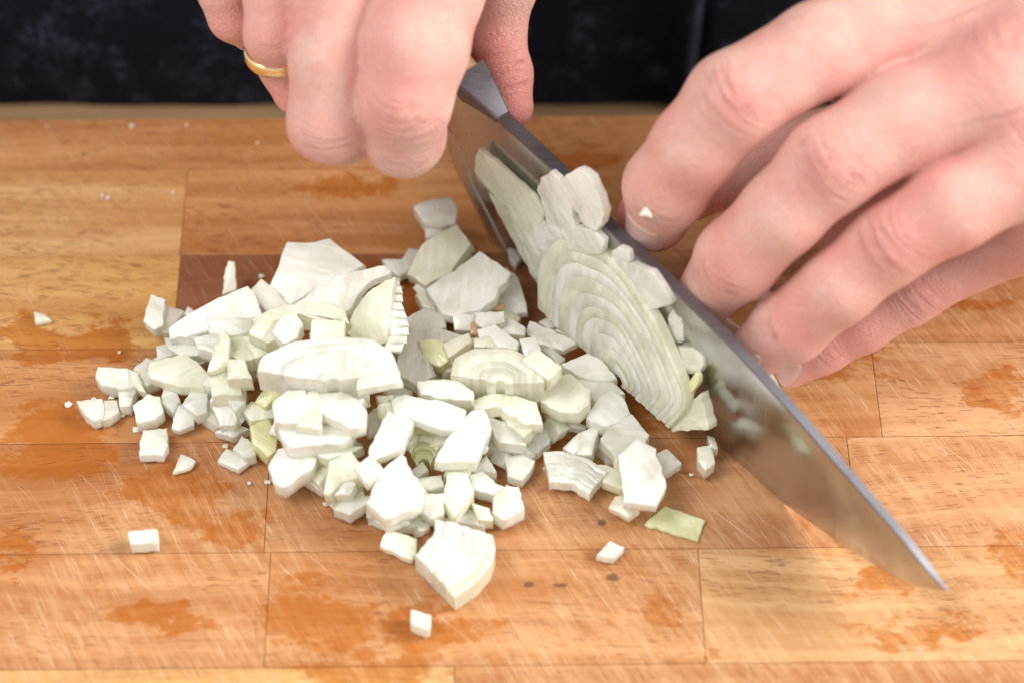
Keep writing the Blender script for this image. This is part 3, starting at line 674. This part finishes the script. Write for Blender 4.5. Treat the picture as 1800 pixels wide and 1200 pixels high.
wedge([(712,778),(718,752),(738,742),(765,748),(780,768)], (745,840), .35, 1.0, 4, .85, .5, 'yyvy', (0, .3), 'yellowish layered onion heart in the dark gap below the long strip', lift=.06)
# tall half slice standing in the heap: smooth face and a rim cut into steps
n_ = nslope(.25, .75); c_ = at(660, 540, 2.3)
half = empty('onion_slice', tuple(at(660, 600, 0))); tag(half, 'tall onion half slice standing in the heap, its right rim stepped in layers', 'onion slice', 'onion slices showing their layers')
Pf = [hit(u, v, c_, n_) for u, v in [(605,585),(622,545),(645,515),(675,492),(693,488),(684,545),(690,600),(664,606),(630,603)]]
solid('face', Pf, n_, .5, 'v', half, crown=.12, ang=.3); PIECES.append((Pf, 2.0, .4))
ys = np.linspace(487, 618, 10); xl = [690,687,684,683,684,686,688,686,680,672]; xr = [698,705,707,706,711,716,718,716,711,694]
for k in range(9):
    q = [(xl[k], ys[k]), (xr[k], ys[k]+1), ((xr[k+1]+xr[k])/2+3, ys[k+1]), (xl[k+1], ys[k+1])]
    n2 = nslope(-.25, .6); c2 = at(q[0][0], q[0][1], 2.45-.05*k); solid('layer', [hit(u, v, c2, n2) for u, v in q], n2, .35, 'w', half, crown=.03, jag=.01)
# crumbs
for i, (u, v, r) in enumerate([(232,223,5), (329,222,3), (453,253,3), (83,224,2), (190,350,4), (180,345,3), (305,340,3)]):
    c = at(u, v, .02); P = [c+np.array([math.cos(a)*r/80*RNG.uniform(.6, 1.2), math.sin(a)*r/80*RNG.uniform(.6, 1.2), .05]) for a in np.linspace(0, 5.2, 6)]
    o = solid('onion_crumb', P, (0, 0, 1), .05, 'w', crown=.02, jag=.004)
    tag(o, ['largest onion speck near the far edge of the board', 'small onion speck near the far edge, right of the largest one', 'rightmost onion speck near the far edge, before the fingers', 'faint onion speck at the far left corner of the board',
            'onion fleck in the middle of the far left plank', 'tiny onion fleck touching the fleck on the far left plank', 'whitish fleck at the end joint of the far left plank'][i], 'crumb', 'specks of onion on the far left of the board')
def bplane(off, lean):
    """plane standing in front of the blade: off cm away on the board, tipping back towards it"""
    return A0+KN*off, nrm(KN+np.array([0, 0, lean]))
def bslice(off, lean, t, tint, pts, label, crown=.02, jag=.03, name='onion_slice', ang=None):
    p0, n = bplane(off, lean); P = [hit(u, v, p0, n) for u, v in pts]
    o = solid(name, P, n, t*.75, tint, crown=crown, jag=jag, ang=ang, rim=.02, bend=.03)
    return tag(o, label, 'onion slice', 'fresh onion cuts standing against the blade')
bslice(.58, .06, .16, 'v', [(843,262),(835,272),(832,300),(840,322),(855,332),(880,388),(905,432),(925,470),(944,500),(946,470),(932,440),(940,410),(952,385),(952,372),(935,345),(905,318),(870,285)], 'tall narrow onion slice with a pointed top at the heel end of the blade', jag=.012, ang=.9)
bslice(.72, .12, .20, 'w', [(918,400),(930,385),(945,378),(962,400),(985,412),(980,430),(958,450),(947,490),(944,505),(925,470),(917,440)], 'ragged white onion slice between the pointed slice and the ringed slice', ang=.9)
bslice(.52, .05, .22, 'w', [(942,335),(950,312),(968,302),(988,325),(1003,360),(1012,405),(985,414),(962,402),(955,372)], 'white onion flake on the left of two stuck high on the blade', ang=.9)
bslice(.62, .06, .30, 'w', [(985,315),(1015,298),(1036,314),(1046,335),(1060,375),(1057,398),(1040,407),(1018,392),(1000,350)], 'white onion flake standing above the spine, right of its twin', ang=.9)
bslice(.58, .06, .22, 'w', [(960,395),(985,405),(1012,400),(1042,405),(1060,425),(1058,445),(1030,448),(990,430),(965,420)], 'torn onion sheet under the two flakes on the blade', ang=.9)
p0, n = bplane(1.0, .20)
ringed = wedge([(944,540),(944,475),(958,440),(985,416),(1022,424),(1062,442),(1102,485),(1150,560),(1186,640),(1212,710),(1176,752)], (1086,672), .06, 1.0, 10, 0, .22, 'wvwgvwvwcv', None, 'large ringed onion slice leaning on the blade', p0=p0, n=n, lift=.022, group='fresh onion cuts standing against the blade')
bslice(.90, .2, .25, 'g', [(948,545),(1000,580),(1060,625),(1110,680),(1150,722),(1175,750),(1190,735),(1160,690),(1105,640),(1040,585),(975,530)], 'ragged foot of the ringed slice spread along the board', crown=.03)
bslice(.50, .06, .22, 'w', [(1062,452),(1078,452),(1112,465),(1145,478),(1165,505),(1180,535),(1145,545),(1122,520),(1095,498)], 'bright onion flake on the blade right above the ringed slice')
bslice(.42, .04, .20, 'w', [(1075,442),(1088,434),(1104,442),(1108,460),(1090,466),(1078,458)], 'small round onion crumb sticking to the blade beside the spine')
bslice(.35, .08, .20, 'w', [(1178,540),(1190,538),(1202,550),(1200,600),(1172,607),(1173,580)], 'short upright onion stick stuck flat to the blade')
bslice(.80, .25, .35, 'c', [(1165,622),(1180,609),(1215,612),(1234,628),(1236,640),(1228,656),(1190,662),(1166,652)], 'pale yellow rounded onion block at the lower end of the ringed slice', crown=.08)
bslice(.65, .1, .2, 'y', [(1222,655),(1227,672),(1205,710),(1193,706),(1205,680)], 'thin yellow onion splinter under the rounded block')
bslice(.95, .3, .35, 'v', [(1231,690),(1246,755),(1180,758),(1179,736),(1200,716)], 'triangular onion piece at the tip-side foot of the ringed slice')
# the rest of the halved onion behind the blade, held by the finger tips
rest = empty('onion_half', tuple(at(1230, 560, 0))); tag(rest, 'uncut rest of the onion half, hidden behind the blade under the finger tips', 'onion half')
pc = A0+KD*6.2-KN*.22; NB_, NA_ = 10, 20
for k in range(5):
    r1 = 1-.17*k; V = []; F = []
    for i in range(NA_+1):
        a = math.pi*i/NA_
        for j in range(NB_+1):
            b = math.pi/2*j/NB_
            V.append(pc+KD*math.cos(a)*2.5*r1*math.cos(b)-KN*(.004*k+1.6*math.sin(b)*r1)+np.array([0, 0, 2.75])*math.sin(a)*r1*math.cos(b))
    for i in range(NA_):
        for j in range(NB_): q = i*(NB_+1)+j; F.append([q, q+1, q+NB_+2, q+NB_+1])
    V = np.array(V); V[:, 2] = np.maximum(V[:, 2], .01)
    o = mesh_obj('layer', V, F, M_ONION, rest); fixnormals(o); set_grain(o, V, KD, np.array([0, 0, 1.]), KN, pc); o.color = (*TINT['c'], .15)


# ------------------------------------------------------------------ loose support underneath the heap
def inside(p, P):
    c = False; j = len(P)-1
    for i in range(len(P)):
        if (P[i][1] > p[1]) != (P[j][1] > p[1]) and p[0] < (P[j][0]-P[i][0])*(p[1]-P[i][1])/(P[j][1]-P[i][1]+1e-9)+P[i][0]: c = not c
        j = i
    return c
def bit(c, s, tint, label, group, name='onion_piece', cat='onion piece'):
    R = Matrix.Rotation(RNG.uniform(0, 6.28), 3, 'Z') @ Matrix.Rotation(RNG.normal(0, .5), 3, 'X'); n = np.array(R @ Vector((0, 0, 1)))
    k = int(RNG.integers(4, 6)); a0 = RNG.uniform(0, 6.28); P = []
    for i in range(k):
        a = a0+6.283*(i+RNG.uniform(-.15, .15))/k; r = s*RNG.uniform(.8, 1.15)
        P.append(np.array(c)+np.array(R @ Vector((r*math.cos(a)*1.15, r*math.sin(a)*.9, 0))))
    o = solid(name, P, n, s*RNG.uniform(.7, 1.2), tint, crown=.04)
    tag(o, label, cat, group); return o
count = 0
for (P, z, t_) in list(PIECES):
    if z < .85: continue
    P = np.array(P); lo, hi = P.min(0), P.max(0); area_ = (hi[0]-lo[0])*(hi[1]-lo[1])
    n_ = int(max(1, min(9, area_/.55)))
    for k in range(n_):
        for tr in range(30):
            p = [RNG.uniform(lo[0], hi[0]), RNG.uniform(lo[1], hi[1])]
            if inside(p, P): break
        zz = (z-t_)*RNG.uniform(.35, .85)+.1
        bit((p[0], p[1], zz), RNG.uniform(.22, .42), random.choice('wwccvg'), 'small onion bit buried among the others inside the chopped heap', 'onion bits filling the inside of the heap')
        count += 1
print('support bits', count)
rim_ = [(150,720),(215,700),(300,735),(390,800),(470,830),(560,870),(640,915),(700,940),(860,920),(930,850),(1000,850),(1090,890),(1180,850),(1220,840),(1010,700),(980,600),(930,560),(700,480),(640,500),(470,500),(380,545),(300,600),(230,640),(820,800),(720,830),(1000,770)]
for k in range(34):
    u, v = rim_[k % len(rim_)]; c = at(u+RNG.normal(0, 22), v+RNG.normal(0, 14), .05)
    r = RNG.uniform(.04, .10); P = [c+np.array([math.cos(a)*r*RNG.uniform(.6, 1.5), math.sin(a)*r*RNG.uniform(.5, 1.1), RNG.uniform(.0, .05)]) for a in np.linspace(0, 5.2, 5)]
    o = solid('onion_shred', P, (0, 0, 1), .05, 'w', crown=.015, jag=.004)
    tag(o, 'tiny onion shred fallen at the rim of the heap', 'shred', 'tiny shreds round the rim of the heap')

# ------------------------------------------------------------------ hands: signed distance fields meshed into one skin each
def smin(a, b, k):
    h = np.clip(.5+.5*(b-a)/k, 0, 1); return b*(1-h)+a*h-k*h*(1-h)
def cone(P, a, b, ra, rb):
    ab = b-a; L2 = ab@ab; t_ = np.clip(((P-a)@ab)/L2, 0, 1)
    return np.linalg.norm(P-a-t_[:, None]*ab, axis=1)-(ra+(rb-ra)*t_)
def J(u, v, z, rpx):
    p = at(u, v, z); return (p, rpx*depth(p)/FPX)
class HandField:
    def __init__(s): s.palm = []; s.fingers = []; s.bumps = []
    def f(s, P):
        P = P.astype(np.float32)
        pd = None
        for (a, ra), (b, rb), k in s.palm:
            d = cone(P, a, b, ra, rb); pd = d if pd is None else smin(pd, d, k)
        D = None
        for fg, kw_ in s.fingers:
            d = None
            for (a, ra), (b, rb) in zip(fg[:-1], fg[1:]):
                e = cone(P, a, b, ra, rb); d = e if d is None else smin(d, e, .22)
            d = smin(d, pd, kw_) if kw_ > 0 else d
            D = d if D is None else smin(D, d, .12)
        for (c, r, amp) in s.bumps:
            D = D-amp*np.exp(-((P-c)**2).sum(1)/(r*r))
        return D
def surface(hf, lo, hi, h):
    lo = np.array(lo, float); n = np.ceil((np.array(hi)-lo)/h/8).astype(int)*8+1
    B = 8; nb = (n-1)//B
    D = np.full(n, 9.0, np.float32)
    bi = np.stack(np.meshgrid(*[np.arange(k) for k in nb], indexing='ij'), -1).reshape(-1, 3)
    cen = lo+(bi*B+B/2)*h; dc = hf.f(cen); R = B*h*.5*math.sqrt(3)*1.25+.12
    sg = dc < 0
    loc = np.stack(np.meshgrid(*[np.arange(B+1)]*3, indexing='ij'), -1)
    for q, neg in zip(bi[sg & (dc < -R)], dc[sg & (dc < -R)]):
        D[q[0]*B:q[0]*B+B+1, q[1]*B:q[1]*B+B+1, q[2]*B:q[2]*B+B+1] = -9
    act = bi[np.abs(dc) <= R]
    for i in range(0, len(act), 400):
        a = act[i:i+400]; idx = (a[:, None, None, None, :]*B+loc[None]); P = lo+idx.reshape(-1, 3)*h
        d = hf.f(P); ii = idx.reshape(-1, 3); D[ii[:, 0], ii[:, 1], ii[:, 2]] = d
    S = D < 0
    c = [S[i:n[0]-1+i, j:n[1]-1+j, k:n[2]-1+k] for i in (0, 1) for j in (0, 1) for k in (0, 1)]
    cs = sum(x.astype(np.int8) for x in c); mixed = (cs > 0) & (cs < 8)
    cells = np.argwhere(mixed); vid = -np.ones(mixed.shape, np.int64); vid[mixed] = np.arange(len(cells))
    acc = np.zeros((len(cells), 3)); cnt = np.zeros(len(cells))
    E = []
    for ax in range(3):
        o1, o2 = [x for x in range(3) if x != ax]
        for a in (0, 1):
            for b in (0, 1):
                p = np.zeros(3, int); p[o1] = a; p[o2] = b; q = p.copy(); q[ax] = 1
                i0 = cells+p; i1 = cells+q; d0 = D[tuple(i0.T)]; d1 = D[tuple(i1.T)]; m_ = (d0 < 0) != (d1 < 0)
                tt = np.where(m_, d0/(d0-d1+1e-12), 0); pt = i0.astype(float); pt[:, ax] += tt
                acc += pt*m_[:, None]; cnt += m_
    V = lo+acc/cnt[:, None]*h
    F = []
    for ax in range(3):
        o1, o2 = [(1, 2), (2, 0), (0, 1)][ax]
        sl0 = [slice(None)]*3; sl1 = [slice(None)]*3; sl0[ax] = slice(0, -1); sl1[ax] = slice(1, None)
        d0, d1 = S[tuple(sl0)], S[tuple(sl1)]; e = np.argwhere(d0 != d1)
        e = e[(e[:, o1] > 0) & (e[:, o2] > 0) & (e[:, o1] < n[o1]-1) & (e[:, o2] < n[o2]-1)]
        a = np.zeros(3, int); a[o1] = 1; b = np.zeros(3, int); b[o2] = 1
        q = np.stack([vid[tuple((e-a-b).T)], vid[tuple((e-b).T)], vid[tuple(e.T)], vid[tuple((e-a).T)]], 1)
        ins = d0[tuple(e.T)]
        q[~ins] = q[~ins][:, ::-1]; F.append(q)
    F = np.concatenate(F); F = F[(F >= 0).all(1)]
    for it in range(3):
        g, d = grad(hf, V); V = V-np.clip(d, -h, h)[:, None]*g
    return V, F
def grad(hf, V, e=.01):
    d = hf.f(V).astype(float); g = np.stack([(hf.f(V+np.eye(3)[k]*e)-hf.f(V-np.eye(3)[k]*e)) for k in range(3)], 1).astype(float)
    return g/(np.linalg.norm(g, axis=1)[:, None]+1e-9), d
def make_hand(name, hf, lo, hi, h, creases, reds, parent):
    V, F = surface(hf, lo, hi, h); N, _ = grad(hf, V)
    s = np.zeros((len(V), 3)); mk = np.zeros(len(V)); disp = np.zeros(len(V))
    for (c, tdir, nd, sig, lat, amp, seed) in creases:
        tdir = nrm(tdir); nd = nrm(np.asarray(nd)-tdir*np.dot(nd, tdir)); ld = np.cross(tdir, nd); P = V-c
        a = P@tdir; l = P@ld; hh = P@nd
        m = amp*np.exp(-(a/sig)**2)*np.exp(-(l/lat)**4)*np.clip((N@nd-.05)/.5, 0, 1)*(np.abs(hh) < 1.6)
        up = m > mk
        s[up] = np.stack([a+.35*(l*l), l+seed, 0*l+seed*3.1], 1)[up]; mk = np.maximum(mk, m)
        # soft folds of the skin over the joint
        ph = (a+.30*l*l)/sig
        disp += -m*.022*(np.exp(-((ph-.25)/.12)**2)+.8*np.exp(-((ph+.20)/.10)**2)+.6*np.exp(-((ph-.62)/.10)**2))
    V = V+N*disp[:, None]
    rd = np.zeros(len(V))
    for (c, r, a) in reds: rd += 1.3*a*np.exp(-((V-c)**2).sum(1)/(r*r))
    org = np.array(parent['org']); me = bpy.data.meshes.new(name)
    me.vertices.add(len(V)); me.vertices.foreach_set('co', ((V-org)*CM).astype(np.float32).ravel())
    me.loops.add(len(F)*4); me.loops.foreach_set('vertex_index', F.astype(np.int32).ravel())
    me.polygons.add(len(F)); me.polygons.foreach_set('loop_start', np.arange(0, len(F)*4, 4, dtype=np.int32))
    me.update(calc_edges=True); me.validate()
    a = me.attributes.new('crease', 'FLOAT_VECTOR', 'POINT'); a.data.foreach_set('vector', s.astype(np.float32).ravel())
    a = me.attributes.new('crease_mask', 'FLOAT', 'POINT'); a.data.foreach_set('value', np.clip(mk, 0, 1).astype(np.float32))
    a = me.attributes.new('redness', 'FLOAT', 'POINT'); a.data.foreach_set('value', np.clip(rd, 0, 1).astype(np.float32))
    o = link(name, me, M_SKIN, parent); o['org'] = [float(x) for x in org]
    print(name, len(V)); return o
def nail(hf, c, tdir, nd, L, Wd, hand):
    """a nail plate laid on the finger: centre c, tdir to the tip, nd out of the nail"""
    tdir = nrm(tdir); nd = nrm(np.asarray(nd)-tdir*np.dot(nd, tdir)); ld = np.cross(tdir, nd)
    NA, NB = 13, 11; V = []; 
    G = [(i/(NA-1)*2-1, j/(NB-1)*2-1) for i in range(NA) for j in range(NB)]
    Q = []
    for a, b in G:
        w = Wd*(1-.22*(max(0, -a))**3) * (1-.16*max(0, a)**4)
        la = a*L*(1-.16*b*b*(1 if a > 0 else 1.0)*abs(a))
        Q.append(c+tdir*la+ld*b*w+nd*.75)
    Q = np.array(Q)
    for it in range(30): Q = Q-nd*np.clip(hf.f(Q), -.1, .4)[:, None]*.9
    out = []
    for (a, b), q in zip(G, Q):
        e = max(abs(a), abs(b)); lift = .045*(1-e**8) + (.03 if a > .6 else 0) - (.02 if (abs(b) > .99 or a < -.99) else 0)
        out.append(q+nd*lift)
    n0 = len(out); V = out+[q-nd*.03 for q in out]
    F = []
    for i in range(NA-1):
        for j in range(NB-1):
            a = i*NB+j; F.append([a, a+1, a+NB+1, a+NB]); F.append([n0+a, n0+a+NB, n0+a+NB+1, n0+a+1])
    rimi = [j for j in range(NB)]+[i*NB+NB-1 for i in range(1, NA)]+[(NA-1)*NB+j for j in range(NB-2, -1, -1)]+[i*NB for i in range(NA-2, 0, -1)]
    for i in range(len(rimi)):
        a, b = rimi[i], rimi[(i+1) % len(rimi)]; F.append([a, n0+a, n0+b, b])
    o = mesh_obj('fingernail', V, F, M_NAIL, hand); fixnormals(o); return o

person = empty('person', (0, 11, -6.2)); tag(person, 'person in a dark denim apron cutting the onion with both hands', 'person')
def norm_at(hf, p):
    g, d = grad(hf, np.array([p])); return g[0]
TOCAM = nrm(CAM)
# --- the hand on the right of the photograph, holding the onion
R = HandField()
i_ = [J(1660,5,8.0,100), J(1440,88,7.9,84), J(1290,176,7.3,84), J(1222,258,6.3,77), J(1172,328,5.2,75), J(1154,388,3.8,55)]
m_ = [J(1745,150,7.7,96), J(1590,208,7.2,90), J(1458,290,6.6,84), J(1375,375,5.7,74), J(1296,455,4.5,73), J(1240,522,2.9,54)]
r_ = [J(1810,285,6.6,88), J(1672,362,6.1,80), J(1562,430,5.4,72), J(1475,503,4.6,66), J(1388,572,3.4,66), J(1320,624,2.2,46)]
p_ = [J(1850,385,4.9,84), J(1712,448,3.7,60), J(1598,512,3.1,58), J(1515,567,2.5,51), J(1444,606,2.0,49), J(1390,646,1.5,36)]
th = [J(1960,60,5.0,120), J(1640,215,4.2,85), J(1400,275,3.6,66), J(1215,325,3.1,58), J(1128,378,2.7,44)]
R.fingers = [(i_, .38), (m_, .38), (r_, .38), (p_, .38), (th, .5)]
wr = J(2150,-60,8.6,190)
def seg(a, b, k=.7): return (a, b, k)
R.palm = [seg(i_[0], J(1960,-130,8.6,135)), seg(m_[0], J(1990,-60,8.6,130)), seg(r_[0], J(2010,40,8.2,125)), seg(p_[0], J(2030,150,7.2,125)),
          seg(J(1960,-130,8.6,135), wr), seg(J(2030,150,7.0,125), wr), seg(J(1850,120,6.4,120), J(2030,20,6.4,150)), seg(J(1800,250,3.7,115), J(2050,170,4.2,150)), seg(J(1760,270,3.2,120), J(1500,370,2.2,85)), seg(wr, J(2500,-380,9.5,190), .7), seg(J(2500,-380,9.5,190), J(3000,-750,12,230), .7)]  # lower palm masses bulked out to shade the gaps between the fingers
def mid(a, b, f): return a[0]+(b[0]-a[0])*f
def creaseset(fg, idx_pip, idx_dip, out=TOCAM, amp=1.0, sc=1.0, s0=0.0):
    L = []
    for idx, sig, lat, am in ((idx_pip, .55*sc, .75*sc, 1.0), (idx_dip, .32*sc, .55*sc, .85)):
        t_ = nrm(fg[idx+1][0]-fg[idx-1][0]); L.append((fg[idx][0], t_, out, sig, lat, am*amp, s0+idx*3.3))
    return L
cr = creaseset(i_, 2, 4, s0=1)+creaseset(m_, 2, 4, s0=9)+creaseset(r_, 2, 4, s0=17, sc=.95)+creaseset(p_, 2, 4, s0=26, sc=.85)
for fg, sd in ((i_, 40), (m_, 50), (r_, 60)): cr.append((fg[0][0], nrm(fg[1][0]-fg[0][0]), (0, 0, 1), .8, 1.0, .45, sd))
reds = []
for fg in (i_, m_, r_, p_):
    reds += [(fg[2][0]+TOCAM*.8, .75, .38), (fg[4][0]+TOCAM*.7, .6, .30), (fg[0][0]+np.array([0, 0, .9]), 1.0, .35), (fg[5][0], .75, .55)]
    for a, b, f in ((0, 1, .9), (2, 3, .5)): reds.append((mid(fg[a], fg[b], f)+np.array([.1, -.6, -.6]), .8, .25))
reds += [(th[4][0], 1.4, .75), (th[3][0], 1.2, .5), (r_[1][0]+np.array([-.2, -.7, 0]), 1.0, .25)]  # extra thumb redness puts its shade behind the forefinger into the skin colour
R.bumps = [(i_[2][0]+TOCAM*.75, .55, .05), (m_[2][0]+TOCAM*.75, .55, .055), (r_[2][0]+TOCAM*.7, .5, .05), (p_[2][0]+TOCAM*.55, .4, .04)]
hand_r = make_hand('hand', R, (1.2, -7, -.3), (16.5, 10.5, 11.5), 0.07, cr, reds, person)
hand_r['label'] = 'hand with curled fingers holding the onion behind the blade'
nd = -KN*-1.0
def place_nail(hf, fg, hand, L, Wd, back=.1, out=None, lift_z=.35):
    t_ = nrm(fg[-1][0]-fg[-2][0]); o_ = nrm((KN if out is None else out)*1.0+np.array([0, 0, lift_z]))
    c = fg[-1][0]-t_*back; return nail(hf, c, nrm(t_+np.array([0, 0, -.25])), o_, L, Wd, hand)
place_nail(R, i_, hand_r, .56, .54, .34, out=nrm(KN*.75+TOCAM*.65), lift_z=0)
place_nail(R, m_, hand_r, .55, .50, .12, out=nrm(KN*.85+TOCAM*.45), lift_z=0)
place_nail(R, r_, hand_r, .50, .44, .10, lift_z=.25)
place_nail(R, p_, hand_r, .40, .34, .06, lift_z=.3)
# the crumb on the forefinger nail
c = hit(1133, 375, i_[4][0], TOCAM); q = np.array([c]); 
for k in range(40): q = q-TOCAM*np.clip(R.f(q), -.2, .3)[:, None]*.8
q = q[0]+TOCAM*.05; ex = RIGHT; ey = UP
P = [q+ex*(x/90)+ey*(y/90) for x, y in [(-14, -6), (13, -12), (3, 14)]]
o = solid('onion_crumb', P, TOCAM, .10, 'c', crown=.03, jag=.004); tag(o, 'tiny triangular onion crumb stuck on the forefinger nail', 'crumb')

# --- the hand on the left of the photograph, gripping the knife
L_ = HandField()
li = [J(800,-170,8.3,118), J(752,-25,8.0,100), J(730,85,7.4,92), J(712,175,6.6,81), J(709,238,5.5,72), J(726,236,3.9,50)]
lm = [J(610,-160,8.3,90), J(592,-10,7.9,76), J(580,105,7.0,70), J(576,216,5.9,69), J(602,240,4.7,52)]
lr = [J(505,-130,8.0,70), J(484,-10,7.6,54), J(481,62,7.0,50), J(500,115,6.0,44), J(520,160,5.5,42)]
lp = [J(425,-130,7.6,62), J(396,-20,6.9,48), J(412,28,6.3,44), J(470,70,5.2,40)]
lt = [J(960,-240,7.0,115), J(882,-40,5.7,66), J(872,60,4.6,50), J(888,130,4.1,46), J(900,188,3.8,38)]
L_.fingers = [(li, .35), (lm, .35), (lr, .3), (lp, .3), (lt, .5)]
lw = J(640,-520,9.6,190)
L_.palm = [seg(li[0], J(760,-400,9.2,130)), seg(lm[0], J(650,-400,9.2,120)), seg(lr[0], J(560,-380,9,115)), seg(lp[0], J(500,-360,8.6,110)),
           seg(J(760,-400,9.2,130), lw), seg(J(500,-360,8.6,110), lw), seg(lt[0], lw), seg(J(640,-250,7.0,110), lw), seg(lw, J(150,-760,11,210)), seg(J(150,-760,11,210), J(-500,-1000,13,240))]
VW = TOCAM
cr = [(li[3][0]-UP*.1, nrm(li[4][0]-li[2][0]), VW, .50, .75, .60, 3), (li[4][0]+UP*.12, nrm(li[4][0]-li[3][0]), VW, .26, .7, .55, 8),
      (lm[3][0]+UP*-.25, nrm(lm[3][0]-lm[2][0]), VW, .34, .6, .55, 14), (lr[2][0], nrm(lr[3][0]-lr[1][0]), VW, .3, .5, .4, 21),
      (lt[3][0]-UP*.1, nrm(lt[4][0]-lt[2][0]), VW, .5, .5, .7, 30)]
reds = [(li[1][0]+VW*.9, 1.1, .35), (li[3][0]+VW*.8-UP*.0, .6, .22), (li[5][0]-UP*.8+VW*.4, .8, .25), (lm[3][0]-UP*.7, .7, .35), (lm[3][0]+VW*.6, .6, .15), (lr[1][0]-UP*.4, .8, .45), (lr[4][0], .8, .7), (lp[2][0], .9, .5),
        (lt[2][0]-UP*.2, .9, .55), (lt[4][0], .75, .8), (lt[3][0], .7, .4), (li[1][0]+RIGHT*-.9, .7, .3)]
L_.bumps = [(li[3][0]+VW*.7-UP*.12, .6, .03)]
hand_l = make_hand('hand', L_, (-14, -5.5, .5), (4.8, 12.5, 15), 0.07, cr, reds, person)
hand_l['label'] = 'hand wearing a gold ring, gripping the knife handle'
# ring round the ring finger
rc = J(487, 86, 6.45, 1)[0]; rn = nrm(TOCAM*.80+UP*.55+RIGHT*-.12); e1 = nrm(np.cross(rn, [0, 0, 1])); e2 = np.cross(rn, e1)
V = []; F = []; NR, NS = 64, 14
for i in range(NR):
    a = 2*math.pi*i/NR; d = e1*math.cos(a)+e2*math.sin(a)
    for j in range(NS):
        b = 2*math.pi*j/NS; V.append(rc+d*(.62+.085*math.cos(b))+rn*.175*math.sin(b))
for i in range(NR):
    for j in range(NS): F.append([i*NS+j, ((i+1) % NR)*NS+j, ((i+1) % NR)*NS+(j+1) % NS, i*NS+(j+1) % NS])
o = mesh_obj('ring', V, F, M_GOLD); fixnormals(o); tag(o, 'plain polished gold band worn on the hand that grips the knife', 'ring')
# apron: cloth of the person standing behind the board
def apron_y(x, z):
    y = yc + .02*max(0, abs(x)-14)**2 + max(0, min(z, 16)-2)*.45 - max(0, z-16)*.05+ .03*math.sin(x*.8+z*.3)+.02*math.sin(x*2.1+1)
    y += -.28*math.exp(-((x-4.35-.03*z)/.16)**2)+.22*math.exp(-((x-4.72-.03*z)/.12)**2)
    return y
V = []; F = []; xs = np.linspace(-24, 24, 400); zs = np.linspace(-14, 55, 150)
for z in zs:
    for x in xs: V.append((x, apron_y(x, z), z))
for i in range(len(zs)-1):
    for j in range(len(xs)-1): q = i*len(xs)+j; F.append([q, q+1, q+len(xs)+1, q+len(xs)])
o = mesh_obj('apron', V, F, M_DENIM, person); m = o.modifiers.new('thick', 'SOLIDIFY'); m.thickness = .0015; m.offset = 1
